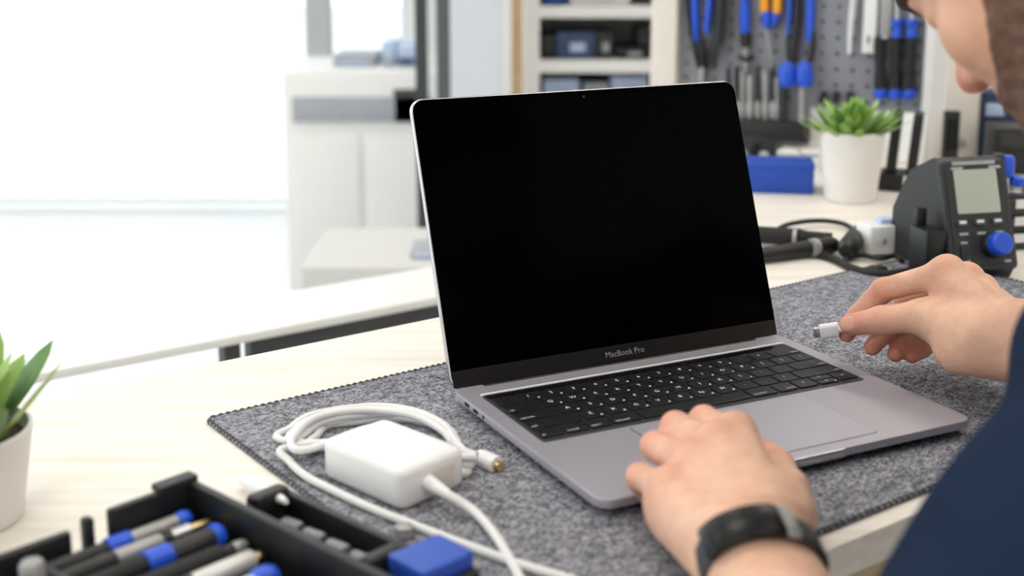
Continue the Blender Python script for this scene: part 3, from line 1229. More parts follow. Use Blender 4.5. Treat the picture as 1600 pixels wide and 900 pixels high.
def beard_sdf(p):
    q = hl(p)
    qs = q.copy()
    qs[:, 0] = np.abs(qs[:, 0])
    d = head_sdf(p) - .0022
    reg = rcone(qs, V(.072, -.010, .040), V(.064, .000, -.055), .014, .032)
    reg = smin(reg, rcone(qs, V(.058, .010, -.060), V(.0, .072, -.085), .034, .032), .012)
    reg = smin(reg, rcone(qs, V(.064, .014, -.020), V(.050, .034, -.055), .018, .024), .012)
    reg = smin(reg, rcone(qs, V(.052, .034, -.062), V(.026, .072, -.064), .024, .018), .012)
    reg = smin(reg, rcone(qs, V(.024, .080, -.062), V(.0, .094, -.040), .012, .0065), .008)
    reg = smax(reg, -ellip(q, V(0, .092, -.053), (.020, .016, .0085)), .003)
    n = .0016 * np.sin(q[:, 0] * 500 + 4 * np.sin(q[:, 1] * 210)) * np.sin(q[:, 1] * 430 + q[:, 2] * 380)
    return smax(d + n, reg, .003)


np_mesh('hair', [mesh_sdf(hair_sdf, HC - V(.18, .16, .14), HC + V(.18, .16, .16), .003)], HAIR, person)
np_mesh('beard', [mesh_sdf(beard_sdf, HC - V(.15, .15, .17), HC + V(.16, .15, .12), .0025)], mat('brown_beard', '#6b4e3f', .8, var=.3, vscale=160, bump=.7, bscale=700), person)


def hw(x, y, z):
    return HC + HR @ np.array((x, y, z))


for s in (-1, 1):
    MB().sphere(hw(s * .031, .071, .006), .0115, 16, 10).build('eye', EYE, person)
    MB().tube(catmull([hw(s * .012, .0935, .026), hw(s * .028, .0915, .031), hw(s * .046, .078, .028), hw(s * .055, .066, .022)], 6), .0052, 8, flat=.7).build('eyebrow', HAIR, person)


def nail(dip, tip, nrm, w_, l_, r_):
    ax = Vector(tip - dip).normalized()
    nr = Vector(nrm)
    nr = (nr - ax * nr.dot(ax)).normalized()
    sd = ax.cross(nr)
    M = Matrix((sd.to_4d(), ax.to_4d(), nr.to_4d(), Vector((0, 0, 0, 1)))).transposed()
    for i in range(3):
        M[3][i] = 0
    M = Matrix.Translation(Vector(tip) + nr * (r_ - .0016) + ax * .0005) @ M
    MB().sphere((0, 0, 0), 1, 16, 10).xf(M @ Matrix.Diagonal((w_, l_, .0022, 1))).build('nail', NAIL, person)


def _xf(self, M):
    self.v = [tuple(M @ Vector(p)) for p in self.v]
    return self


MB.xf = _xf
nail(RTH[2], RTH[3], (-.25, -.85, .35), .0062, .0075, .0088)

# wristband
axw = Vector(LEL - LWR).normalized()
upw = Vector((.25, .3, 1))
sdw = axw.cross(upw).normalized()
nw = sdw.cross(axw).normalized()
wc = Vector(LWR) + axw * .016
band = thing('fitness_band', 'black fitness band with a dark display on the wrist at the front of the laptop', 'wristband', wc)


def ell(a, dz, r):
    return wc + axw * dz + sdw * (math.cos(a) * (.0322 + r)) + nw * (math.sin(a) * (.0252 + r))


mb = MB()
N = 56
rg = []
for k in range(N):
    a = 2 * math.pi * k / N
    rg.append([ell(a, dz, r) for dz, r in ((-.0085, .0), (-.0085, .0016), (-.0065, .0026), (.0065, .0026), (.0085, .0016), (.0085, .0))])
mb.loft(rg, closed=True)
mb.build('strap', BAND, band, angle=50)


def band_patch(a0, a1, hw_, r0, r1, name, m_):
    rg = []
    n = 14
    for k in range(n + 1):
        a = a0 + (a1 - a0) * k / n
        ed = .0006 if k in (0, n) else 0
        rg.append([ell(a, dz, r) for dz, r in ((-hw_, r0), (-hw_, r1 - .001 - ed), (-hw_ + .0015, r1 - ed), (hw_ - .0015, r1 - ed), (hw_, r1 - .001 - ed), (hw_, r0))])
    MB().loft(rg).build(name, m_, band, angle=40)


A_ = math.radians
BAND_DIR = 1 if sdw.x > 0 else -1
def ang(d):   # 0 = towards the viewer's right, 90 = top
    return A_(d) if BAND_DIR > 0 else math.pi - A_(d)
band_patch(ang(98), ang(172), .0098, .002, .0062, 'display', BAND_FACE)
band_patch(ang(84), ang(95), .0100, .002, .0050, 'clasp', STEEL_PAINT)

# stool under the person
st = thing('work_stool', 'round black work stool carrying the seated person', 'stool', (PEL[0], PEL[1], FZ))
hs = float(PEL[2] - .03 - .135 - FZ)
MB().lathe([(.14, hs - .05), (.17, hs - .045), (.178, hs - .025), (.17, hs - .004), (.13, hs)], (0, 0, 0)).build('seat', BLACK_RUB, st, local=True)
MB().cyl((0, 0, .06), (0, 0, hs - .045), .024).build('column', STEEL, st, local=True)
for k in range(5):
    a = 2 * math.pi * k / 5
    MB().tube([(0, 0, .075), (.12 * math.cos(a), .12 * math.sin(a), .06), (.23 * math.cos(a), .23 * math.sin(a), .035)], .014, 8).build('leg', BLACK, st, local=True)
    MB().sphere((.23 * math.cos(a), .23 * math.sin(a), .022), .022, 12, 8).build('caster', BLACK, st, local=True)

# ---------------------------------------------------------------- precision tool case in front
CA = Vector((-.1845, .692, 0))
V1 = Vector((.737, -.676, 0)).normalized()
V2 = Vector((-V1.y * -1, -V1.x, 0))
V2 = Vector((-.676, -.737, 0))


def Cc(a, b, z):
    return CA + V1 * a + V2 * b + Vector((0, 0, z))


CM = Matrix.Translation(CA) @ Matrix.Rotation(math.atan2(V1.y, V1.x), 4, 'Z')   # local x = V1, local y = -V2
case = thing('tool_case', 'open black precision tool case in the front left corner', 'tool case', CA, math.atan2(V1.y, V1.x))
CW, CD, RIM = .205, .225, .042
MB().rbox((CW / 2, -CD / 2, .003), (CW, CD, .006), .006, .0015).build('case_floor', BLACK, case, local=True)


def cwall(x0, x1, y0, y1, z1, name='case_wall', m_=BLACK):
    MB().rbox(((x0 + x1) / 2, (y0 + y1) / 2, (z1 + .004) / 2), (x1 - x0, y1 - y0, z1 - .004), min(x1 - x0, y1 - y0) * .45, .0015).build(name, m_, case, local=True)


cwall(0, CW, -.006, 0, RIM)                    # along V1 (right-hand wall)
cwall(0, .006, -.056, 0, RIM)                  # along V2, broken by a gap
cwall(0, .006, -.150, -.078, RIM - .004)
cwall(0, .006, -CD, -.150, RIM - .010)
cwall(CW - .006, CW, -CD, 0, RIM)
cwall(0, CW, -CD, -CD + .006, RIM)
cwall(.0, CW, -.104, -.098, RIM - .010, 'divider', DGREY)
MB().rbox((.003, -.068, .022), (.007, .006, .040), .002, .002).build('hinge_pin', BLACK, case, local=True)
MB().rbox((.001, -.012, RIM + .001), (.010, .026, .004), .002, .001).build('rim_tab', DGREY, case, local=True)
MB().rbox((CW / 2, -.052, .009), (CW - .014, .088, .006), .003, .001).build('foam_insert', mat('black_foam', '#0d0d0e', .95, bump=.4), case, local=True)
MB().rbox((CW / 2, -.164, .008), (CW - .014, .112, .004), .003, .001).build('foam_insert', MATS['black_foam'], case, local=True)
for k in range(3):
    MB().rbox((.035 + k * .05, -.150, .016), (.030, .060, .012), .004, .002).build('bit_pocket', DGREY, case, local=True)


def driver(a, b0, b1, z, segs, label, group='precision drivers in the tool case'):
    """slim driver lying across the case from b0 (near) to b1 (far); segs = [(name, material, t0, t1, profile)]"""
    p0, p1 = Cc(a, b0, z), Cc(a, b1, z)
    t = thing('precision_driver', label, 'screwdriver', p0, 0, group)
    for nm, m_, t0, t1, prof in segs:
        q0, q1 = p0.lerp(p1, t0), p0.lerp(p1, t1)
        MB().rod(q0, q1, prof, 14).build(nm, m_, t)
    return t


BAR = lambda r: [(0, r * .9), (.04, r), (.96, r), (1, r * .9)]
CAP = lambda r: [(0, r * .8), (.15, r), (.6, r), (.85, r * .8), (1, r * .35)]
ZT = .027
driver(.016, .100, .012, ZT, [('grip', DGREY, 0, .42, BAR(.0042)), ('colour_band', BLUE, .40, .56, BAR(.0056)), ('barrel', STEEL_PAINT, .56, .90, BAR(.0044)),
                              ('end_cap', BLUE, .89, 1, CAP(.0052))], 'grey precision driver with blue band and blue cap beside the gapped case wall')
driver(.030, .098, .010, ZT, [('grip', DGREY, 0, .35, BAR(.0048)), ('barrel', STEEL_PAINT, .33, .66, BAR(.0047)), ('collar', BLACK, .66, .72, BAR(.0052)),
                              ('neck', STEEL, .71, .86, BAR(.0042)), ('tip', BRASS, .86, 1, [(0, .003), (.7, .0028), (1, .0022)])],
       'pale metal precision driver with a brass tip in the tool case')
driver(.047, .096, .012, ZT, [('ball_end', STEEL_PAINT, -.06, .02, CAP(.0045)), ('grip', BLACK_RUB, .02, .46, BAR(.0055)), ('colour_band', BLUE, .42, .60, BAR(.0068)),
                              ('barrel', DGREY, .60, .92, BAR(.0062)), ('end_cap', BLUE, .90, 1, CAP(.0072))],
       'thick black precision driver with wide blue band and blue end cap')
driver(.063, .098, .008, ZT - .002, [('grip', BLACK_RUB, 0, .82, BAR(.0055)), ('neck', DGREY, .81, .90, BAR(.0035)), ('tip', STEEL_PAINT, .89, 1, CAP(.0036))],
       'plain black precision driver with a small steel tip')
driver(.080, .098, .010, ZT - .002, [('grip', STEEL_PAINT, 0, .45, BAR(.0055)), ('collar', BLACK, .44, .50, BAR(.0058)), ('barrel', mat('silver_barrel', '#d9d6d2', .35, metal=.3), .50, .92, BAR(.0056)),
                                     ('tip', BRASS, .92, 1, CAP(.003))], 'silver white barrelled precision driver lying in the tool case')
driver(.106, .090, .020, ZT, [('grip', mat('silver_barrel', '#d9d6d2'), 0, .80, BAR(.0055)), ('end_cap', BLUE, .78, 1, CAP(.0072))],
       'silver precision driver with a round blue end, nearest the blue block')
driver(.128, .094, .016, ZT - .002, [('grip', BLACK_RUB, 0, .75, BAR(.0055)), ('tip', STEEL_PAINT, .75, 1, BAR(.003))],
       'short black driver at the lower edge of the tool case')
k0 = Cc(.028, .112, .020)
kt = thing('knurled_knob', 'pale round knob standing in the left compartment of the tool case', 'knob', k0)
MB().rod(k0, k0 + Vector((0, 0, .022)), [(0, .004), (.4, .004), (.45, .0065), (.9, .0065), (1, .005)], 18).build('knob_head', STEEL_PAINT, kt)

# black bit rack beside the case
br = thing('bit_rack', 'black plastic bit rack with grey bits lying between tool case and adapter', 'bit rack', Cc(.03, -.012, 0), math.atan2(V1.y, V1.x))
MB().rbox((.052, .016, .0095), (.112, .030, .013), .004, .002).build('rack_base', BLACK, br, local=True)
MB().rbox((.052, .0285, .018), (.112, .006, .026), .0025, .0015).build('rack_wall', BLACK, br, local=True)
MB().rbox((.004, .016, .020), (.012, .026, .030), .004, .003).build('rack_end', BLACK, br, local=True)
MB().rbox((.102, .016, .018), (.010, .026, .026), .004, .003).build('rack_end', BLACK, br, local=True)
for k in range(4):
    MB().rod((.020 + .020 * k, .014, .0205), (.035 + .020 * k, .0145, .0215), [(0, .0025), (.1, .0042), (.9, .0042), (1, .003)]).build('bit', mat('grey_bit', '#8a8b93', .35, metal=.4), br, local=True)
MB().tube([(.094, .010, .024), (.100, .004, .028), (.108, .004, .022), (.110, .010, .014)], .003, 8).build('latch', BLACK, br, local=True)
ns = thing('hex_nut', 'small grey metal nut by the end of the black bit rack', 'nut', Zp(632, 838, .003))
MB().lathe([(.0035, 0), (.006, .0005), (.006, .0065), (.0035, .007)], tuple(Zp(632, 838, .003)), 6).build('nut_body', STEEL_PAINT, ns)

# white pry stick
w0, w1 = Zp(378, 748, .006), Zp(447, 784, .034)
sp = thing('pry_stick', 'thin white plastic pry stick leaning on the black bit rack', 'pry stick', w0)
MB().rod(w0, w1, [(0, .0035), (.1, .0042), (.8, .0036), (1, .0015)], 10).build('stick_body', CHARGER, sp)

# blue block
bb = thing('bit_box', 'small blue-lidded black bit box at the bottom edge beside the tool case', 'box', Zp(680, 945, .003), math.radians(-46))
MB().rbox((0, 0, .010), (.034, .036, .020), .003, .0015).build('box_bottom', BLACK, bb, local=True)
MB().rbox((-.003, 0, .0225), (.030, .036, .012), .003, .0015).build('box_lid', BLUE_DEEP, bb, local=True)

# ---------------------------------------------------------------- plants


def leaf_mesh(mb, base, direction, L, w_, curl, m=7):
    d = Vector(direction).normalized()
    side = d.cross(Vector((0, 0, 1)))
    side = side.normalized() if side.length > 1e-3 else Vector((1, 0, 0))
    nrm = side.cross(d)
    top, bot, l_, r_ = [], [], [], []
    rings = []
    for i in range(m + 1):
        t = i / m
        c = Vector(base) + d * L * t + Vector((0, 0, -1)) * curl * L * t * t
        ww = w_ * (math.sin(math.pi * min(t * .82 + .14, 1)) ** .8 if t < 1 else .03) + .0002
        th = ww * .22
        rings.append([c + side * ww, c + nrm * th * .2 + side * 0 - nrm * .0, c - side * ww, c - nrm * th])
    mb.loft(rings)


def plant(name, label, c, prof, soil_z, n, L, w_, seed, lean=.85, curl=.25, rin=.7):
    r = random.Random(seed)
    t = thing(name, label, 'potted plant', c)
    MB().lathe(prof, (0, 0, 0), 48).build('pot', POT, t, local=True, angle=50)
    rs = prof[3][0] - .004
    MB().lathe([(rs, soil_z - .003), (rs * .97, soil_z), (rs * .5, soil_z + .002), (.002, soil_z + .003)], (0, 0, 0), 32).build('soil', SOIL, t, local=True)
    for k in range(n):
        a = 2.39996 * k + r.uniform(-.2, .2)
        q = (k + .5) / n
        el = 1.45 - q * lean + r.uniform(-.1, .1)
        rr = rs * rin * q
        mb = MB()
        leaf_mesh(mb, (rr * math.cos(a), rr * math.sin(a), soil_z), (math.cos(a) * math.cos(el), math.sin(a) * math.cos(el), math.sin(el)),
                  L * r.uniform(.75, 1.08), w_ * r.uniform(.8, 1.15), curl * r.uniform(.2, 1.2))
        mb.build('leaf', r.choice((LEAF, LEAF, LEAF_L, LEAF_D)), t, local=True, angle=70)
    return t


pc = Zp(1328, 312, 0)
plant('potted_plant', 'small green plant in a white pot behind the laptop near the pegboard', (pc.x, pc.y, 0),
      [(.030, 0), (.0335, .001), (.0425, .088), (.0435, .094), (.0415, .095), (.0405, .090), (.036, .070)], .084, 78, .058, .0070, 3, lean=.98, curl=.04, rin=.78)
plant('potted_plant', 'leafy green plant in a white pot at the left edge beside the tool case', (-.338, .725, 0),
      [(.036, 0), (.039, .001), (.047, .052), (.048, .057), (.0455, .058), (.0445, .054), (.040, .040)], .050, 40, .068, .0105, 11, lean=.7, curl=.08, rin=.75)

# ---------------------------------------------------------------- pegboard and its tools


def BP(x, y, off=0.0):
    d = Vector(ray(x, y))
    o = Vector(_c)
    q = PB0 + PN * off
    return o + d * ((q - o).dot(PN) / d.dot(PN))


PRZ = math.atan2(PU.y, PU.x)
pl, pr_ = BP(1060, 200), BP(1441, 200)
s0 = (pl - PB0).dot(PU)
s1 = (pr_ - PB0).dot(PU)
peg = thing('pegboard', 'grey perforated pegboard in a white frame standing on the rear of the bench', 'pegboard', PB0 + PU * s0, PRZ)
PW = s1 - s0
zb, zt = .066, .72
pitch = .0256
nc, nr = int(PW / pitch), int((zt - zb) / pitch)
px_, pz_ = PW / nc, (zt - zb) / nr
cell_v, cell_f = [], []
mb = MB()
for i in range(nc):
    for j in range(nr):
        cx, cz = (i + .5) * px_, zb + (j + .5) * pz_
        o4 = [(-.5, -.5), (0, -.5), (.5, -.5), (.5, 0), (.5, .5), (0, .5), (-.5, .5), (-.5, 0)]
        vs_ = [(cx + a * px_, 0, cz + b * pz_) for a, b in o4]
        an = [math.radians(225 + 45 * k) for k in range(8)]
        vs_ += [(cx + .0034 * math.cos(a), 0, cz + .0034 * math.sin(a)) for a in an]
        vs_ += [(cx + .0034 * math.cos(a), .004, cz + .0034 * math.sin(a)) for a in an]
        fs_ = [(k, (k + 1) % 8, 8 + (k + 1) % 8, 8 + k) for k in range(8)] + [(8 + k, 8 + (k + 1) % 8, 16 + (k + 1) % 8, 16 + k) for k in range(8)]
        mb.add(vs_, fs_)
mb.build('perforated_panel', PEG, peg, local=True, smooth=False)
MB().box((PW / 2, .010, (zt + zb) / 2), (PW, .008, zt - zb)).build('backing', HOLE, peg, local=True, smooth=False)
MB().box((PW * .28, .008, zb / 2), (PW * .56, .012, zb)).build('lower_panel', PEG, peg, local=True, smooth=False)
MB().box((PW * .78, .008, zb / 2), (PW * .44, .012, zb)).build('lower_panel', WHITE_LAM, peg, local=True, smooth=False)
wl = (BP(1060, 60) - BP(1020, 60)).length
wr_ = (BP(1475, 60) - BP(1441, 60)).length
MB().rbox((-wl / 2, 0, zt / 2 + .01), (wl, .045, zt + .02), .003, .001).build('frame_post', BEIGE_LAM, peg, local=True)
MB().rbox((PW + wr_ / 2, 0, zt / 2 + .01), (wr_, .045, zt + .02), .003, .001).build('frame_post', WHITE_LAM, peg, local=True)
MB().box((PW / 2, 0, zt + .02), (PW + wl + wr_, .045, .04)).build('frame_rail', WHITE_LAM, peg, local=True, smooth=False)
MPP = 2.32 / 2000     # metres per pixel at the pegboard


def wall_tool(name, label, cat, px, y0, parts, group=None, off=.014):
    """parts: (name, material, [(x, y)...], [radius px...], flat)"""
    t = thing(name, label, cat, BP(px, y0, off), 0, group)
    for nm, m_, pts_, rad, flat in parts:
        pts_ = [BP(x, y, off) for x, y in pts_]
        if len(pts_) == 2 and len(rad) > 2:
            MB().rod(pts_[0], pts_[1], [(k / (len(rad) - 1), r * MPP) for k, r in enumerate(rad)], 14).build(nm, m_, t)
        else:
            n = 5
            cp = catmull(pts_, n)
            rr = []
            for k in range(len(cp)):
                f_ = k / (len(cp) - 1) * (len(rad) - 1)
                i_ = min(int(f_), len(rad) - 2) if len(rad) > 1 else 0
                rr.append((rad[i_] + (rad[min(i_ + 1, len(rad) - 1)] - rad[i_]) * (f_ - i_)) * MPP)
            MB().tube(cp, rr, 12, flat=flat).build(nm, m_, t)
    return t


G = 'tools hanging on the pegboard'
wall_tool('pliers', 'blue handled pliers with black grips at the left end of the pegboard', 'pliers', 1098, 128, [
    ('handle', BLUE, [(1080, -80), (1084, -30), (1086, 20), (1087, 66)], [5, 8, 8, 6], .7),
    ('handle', BLUE, [(1118, -80), (1112, -30), (1108, 10), (1104, 52)], [5, 8, 8, 6], .7),
    ('grip_lining', BLACK, [(1072, -80), (1074, 0), (1082, 60), (1092, 106)], [6, 7, 7, 6], .6),
    ('grip_lining', BLACK, [(1128, -80), (1124, 0), (1118, 60), (1104, 106)], [7, 9, 9, 6], .6),
    ('joint', BLACK, [(1097, 60), (1097, 84), (1097, 108)], [7, 10, 8], .5),
    ('jaws', STEEL_PAINT, [(1097, 104), (1096, 120), (1096, 150)], [9, 10, 4], .4)], G)
wall_tool('hanging_clamp', 'dark hanging clamp between the pliers and the blue screwdriver', 'clamp', 1122, 100, [
    ('arm', BLACK, [(1126, -60), (1127, 0), (1122, 60), (1114, 108)], [5, 6, 6, 4], .7),
    ('screw', DGREY, [(1133, -40), (1133, 30), (1128, 70)], [2.5, 2.5, 2.5], 1)], G, off=.03)
wall_tool('hanging_screwdriver', 'blue handled screwdriver with black collar hanging left of the amber cutters', 'screwdriver', 1164, 96, [
    ('handle', BLUE, [(1164, -70), (1164, 54)], [5, 8, 8, 7, 6.5, 8, 8, 6], 1),
    ('collar', BLACK, [(1165, 52), (1165, 74)], [8, 8, 6], 1),
    ('shaft', STEEL_PAINT, [(1165, 70), (1165, 92)], [4, 4, 4], 1),
    ('hook_block', BLACK, [(1155, 88), (1166, 92), (1177, 88)], [5, 6, 5], .8),
    ('tip', STEEL_PAINT, [(1165, 92), (1164, 140), (1164, 180)], [3.5, 3, 3], 1)], G)
wall_tool('wire_cutters', 'amber and blue wire cutters with a bare steel jaw on the pegboard', 'wire cutters', 1205, 96, [
    ('handle', ORANGE, [(1190, -60), (1193, -20), (1195, 22)], [5, 8, 8], .8),
    ('handle', ORANGE, [(1222, -60), (1217, -20), (1213, 24)], [5, 8, 8], .8),
    ('collar', BLUE, [(1196, 18), (1198, 32), (1199, 44)], [9, 9, 5], .8),
    ('collar', BLUE_DEEP, [(1213, 20), (1211, 32), (1207, 42)], [9, 8, 4], .8),
    ('jaw', STEEL_PAINT, [(1197, 40), (1201, 66), (1206, 93)], [4, 5, 4], .5)], G)
wall_tool('long_nose_pliers', 'blue and black long pliers above the two stubby blue handles', 'pliers', 1250, 96, [
    ('handle', BLUE_DEEP, [(1234, -60), (1234, 0), (1231, 60)], [5, 6.5, 3.5], .8),
    ('handle', BLUE, [(1262, -60), (1266, -10), (1266, 30), (1264, 64)], [6, 8, 8, 6], .8),
    ('grip_lining', BLACK, [(1246, -60), (1246, 20), (1242, 70), (1240, 98)], [7, 7, 6, 5], .8),
    ('grip_lining', BLACK, [(1270, 50), (1269, 76), (1266, 98)], [5, 6, 5], .8),
    ('grip_lining', DGREY, [(1231, 56), (1231, 80), (1232, 98)], [4, 4, 4], .8)], G)
for cx, lb in ((1230, 'stubby blue driver handle, left one of the pair under the long pliers'), (1257, 'stubby blue driver handle, right one of the pair under the long pliers')):
    wall_tool('stubby_driver', lb, 'screwdriver', cx, 134, [
        ('handle', BLUE, [(cx, 96), (cx, 135)], [6, 10, 12, 12.5, 12.5, 12, 10], 1),
        ('shaft', BLACK if cx < 1240 else STEEL_PAINT, [(cx - 3, 133), (cx - 4, 160), (cx - 5, 190)], [5, 4, 4], 1)], G, off=.03)
for k, (cx, y0, r, m_) in enumerate(((1138, 106, 3, BLACK), (1152, 104, 4, BLACK), (1160, 112, 3.5, STEEL_PAINT), (1172, 118, 5, STEEL_PAINT), (1184, 104, 3.5, DGREY), (1196, 112, 4.5, STEEL_PAINT), (1207, 108, 4, DGREY), (1214, 122, 3.5, STEEL_PAINT))):
    wall_tool('driver_blade', ['black rubber', 'thick black', 'thin steel', 'wide steel', 'dark steel', 'bright steel', 'second dark', 'short steel'][k] +
              ' driver blade in the row above the black rail, ' + ['first', 'second', 'third', 'fourth', 'fifth', 'sixth', 'seventh', 'eighth'][k] + ' from left', 'driver blade', cx, 188,
              [('blade', m_, [(cx, y0), (cx, 188)], [r, r, r, r * .7, r * .7, r * .7], 1), ('ferrule', STEEL_PAINT, [(cx, 158), (cx, 186)], [r * .8, r * 1.2, r * 1.2, r * .9], 1)], 'driver blades on the rail', off=.022)
rl = thing('tool_rail', 'black tool rail under the driver blades on the pegboard', 'rail', BP(1205, 214, .02), PRZ)
a, b = BP(1120, 200, .02), BP(1262, 200, .02)
mid = (a + b) / 2
MB().rbox(tuple(mid), ((b - a).length, .04, 24 * MPP), .003, .002, rz=PRZ).build('rail_body', BLACK, rl)
MB().rbox(tuple(mid + Vector((0, 0, -.012)) - PN * .012), ((b - a).length, .012, 14 * MPP), .002, .001, rz=PRZ).build('rail_back', DGREY, rl)
# white tweezers, ruler, bracket
wall_tool('tweezers', 'white tweezers hanging on the pegboard left of the white ruler', 'tweezers', 1328, 84, [
    ('arm', PAPER_WHITE, [(1335, -60), (1331, 0), (1328, 40), (1327, 84)], [3, 4.5, 5, 4.5], .5),
    ('arm', PAPER_WHITE, [(1336, -60), (1336, 0), (1333, 30), (1329, 70)], [2, 2.5, 2.5, 2], .5)], G, off=.02)
t = thing('ruler', 'broad white ruler with a small black mark hanging on the pegboard', 'ruler', BP(1358, 84, .015), PRZ)
pp, qq = BP(1360, 0, .015), BP(1358, 83, .015)
MB().rbox(tuple((pp + qq) / 2 + Vector((0, 0, .06))), (19 * MPP, .004, .12 + (pp - qq).length), .0019, .0008, rz=PRZ).build('blade', PAPER_WHITE, t)
MB().rbox(tuple(BP(1357, 62, .0178)), (3 * MPP, .001, 11 * MPP), .0004, .0002, rz=PRZ).build('mark', BLACK, t)
t = thing('hanging_bracket', 'grey metal bracket hanging between the ruler and the blue-black drivers', 'bracket', BP(1384, 60, .01), PRZ)
pp, qq = BP(1384, -40, .012), BP(1386, 60, .012)
MB().rbox(tuple((pp + qq) / 2), (17 * MPP, .003, (pp - qq).length), .001, .0008, rz=PRZ).build('plate', STEEL_PAINT, t)
MB().rod(BP(1382, 57, .01), BP(1382, 57, .022), [(0, 4 * MPP), (1, 4 * MPP)]).build('rivet', STEEL, t)
for k, cx in enumerate((1376, 1401, 1424)):
    ps = [('handle', BLACK_RUB, [(cx + (0 if k else -2), 58), (cx - 6 * (k / 2), 144)], [7, 8.5, 8, 7, 8, 9, 9], 1),
          ('end_cap', BLUE, [(cx - 4 * (k / 2), 139), (cx - 4 * (k / 2), 154)], [9, 10, 10, 8], 1)]
    if k:
        ps += [('collar', BLUE, [(cx + 1, 30), (cx + 1, 58)], [9, 9.5, 6, 6, 7.5, 7.5], 1), ('shaft', STEEL, [(cx + 2, -70), (cx + 1, 32)], [3.4, 3.4, 3.4], 1)]
    wall_tool('precision_screwdriver', 'black and blue screwdriver ' + ['without collar, left of the upturned trio', 'with blue collar, middle of the upturned trio', 'with blue collar, right of the upturned trio'][k] + ' on the pegboard',
              'screwdriver', cx, 154, ps, G, off=.016)
for cx in (1287, 1306, 1328):
    t = thing('pegboard_hook', 'black square hook on the pegboard ' + {1287: 'left', 1306: 'middle', 1328: 'right'}[cx] + ' of the three above the plant', 'hook', BP(cx, 152, .008), PRZ, 'pegboard hooks')
    MB().rbox(tuple(BP(cx, 152, .008)), (9 * MPP, .012, 17 * MPP), .002, .001, rz=PRZ).build('hook_plate', BLACK, t)
    MB().tube([BP(cx, 156, .012), BP(cx, 158, .026), BP(cx, 152, .03)], .002, 8).build('prong', BLACK, t)

# ---------------------------------------------------------------- things at the back of the bench


def onbench(x, y):
    return Zp(x, y, 0)


q = onbench(1222, 303)
bx = thing('blue_box', 'long royal blue plastic box on the bench left of the potted plant', 'box', q, math.radians(-9))
MB().rbox((-.03, .035, .019), (.145, .07, .038), .003, .001).build('box_body', BLUE_DEEP, bx, local=True)
MB().rbox((-.03, .035, .0385), (.147, .072, .005), .003, .001).build('box_lid', BLUE_DEEP, bx, local=True)
for x, y, s, lb in ((1232, 268, (.034, .03, .040), 'small white carton behind the blue box, beside the black bins'), (1262, 268, (.032, .03, .040), 'small pale carton behind the blue box, touching the plant pot')):
    q = P(x, y, 1.93)
    t = thing('small_carton', lb, 'carton', (q.x, q.y, 0), -.3, 'cartons behind the blue box')
    hh = P(x, 236, 1.93).z
    MB().box((0, 0, hh / 2), (s[0], s[1], hh)).build('carton_body', PAPER_WHITE, t, local=True, smooth=False)
    MB().box((0, -s[1] / 2 - .0004, hh * .86), (s[0] * .98, .0008, .004)).build('tape', GREY_CARD, t, local=True, smooth=False)
for x, w_, y0, lb in ((1163, .045, 216, 'black component bin behind the laptop lid edge'), (1196, .040, 222, 'black component bin with a pale round knob behind the blue box')):
    q = P(x, 260, 2.0)
    t = thing('component_bin', lb, 'bin', (q.x, q.y, 0), -.47, 'black component bins')
    hh = P(x, y0, 2.0).z
    MB().rbox((0, 0, hh / 2), (w_, .05, hh), .003, .002).build('bin_body', BLACK, t, local=True)
    MB().rbox((0, -.027, hh * .5), (w_ * .8, .006, hh * .4), .002, .001).build('bin_front', DGREY, t, local=True)
    MB().sphere((.006, -.033, hh * .45), .009, 12, 8).build('knob', STEEL_PAINT, t, local=True)
# files and stand right of the plant
q = onbench(1400, 300)
t = thing('file_holder', 'black file holder with slim black files beside the potted plant', 'file holder', q, -.35)
MB().rbox((0, .03, .012), (.05, .06, .024), .003, .002).build('holder_base', BLACK, t, local=True)
for k, x in enumerate((-.016, .012)):
    MB().rbox((x + .004, .03, .062), (.013, .045, .095), .002, .002, M=Matrix.Rotation(.07, 4, 'Y')).build('file', BLACK, t, local=True)
MB().box((.019, .0, .014), (.02, .012, .018)).build('label_tab', PAPER_WHITE, t, local=True, smooth=False)
q = P(1413, 270, 1.98)
t = thing('white_folder', 'white document folder standing against the pegboard right of the plant', 'folder', (q.x, q.y, 0), -.47)
MB().rbox((0, 0, .04), (.062, .012, .08), .002, .001).build('cover', PAPER_WHITE, t, local=True)
MB().box((.0, -.0065, .04), (.05, .001, .07)).build('sheet', mat('paper_sheet', '#f4f4f6', .7), t, local=True, smooth=False)

# cabinet right of the pegboard
q0, q1 = P(1474, 200, 1.98), P(1529, 200, 1.98)
cw = (q1 - q0).length
cab = thing('wall_cabinet', 'tall warm white cabinet beside the pegboard post with a small lock', 'cabinet', ((q0.x + q1.x) / 2, 1.98 + .12, 0), 0)
MB().rbox((0, 0, .36), (cw, .24, .72), .003, .001).build('cabinet_body', BEIGE_LAM, cab, local=True)
MB().rbox((-.004, -.122, .36), (cw * .9, .006, .70), .002, .001).build('door', BEIGE_LAM, cab, local=True)
lk = P(1503, 224, 1.97)
MB().rod((lk.x - cab.location.x, -.134, lk.z), (lk.x - cab.location.x, -.120, lk.z), [(0, .005), (.4, .008), (1, .009)]).build('lock', STEEL_PAINT, cab, local=True)
q = P(1482, 262, 1.93)
t = thing('black_handset', 'upright black handset leaning on the cabinet behind the soldering station', 'handset', (q.x, q.y, 0), -.1)
MB().rbox((0, 0, .045), (.024, .014, .09), .004, .002).build('handset_body', BLACK, t, local=True)
MB().rbox((0, -.0075, .055), (.016, .001, .05), .002, .0003).build('handset_screen', BAND_FACE, t, local=True)
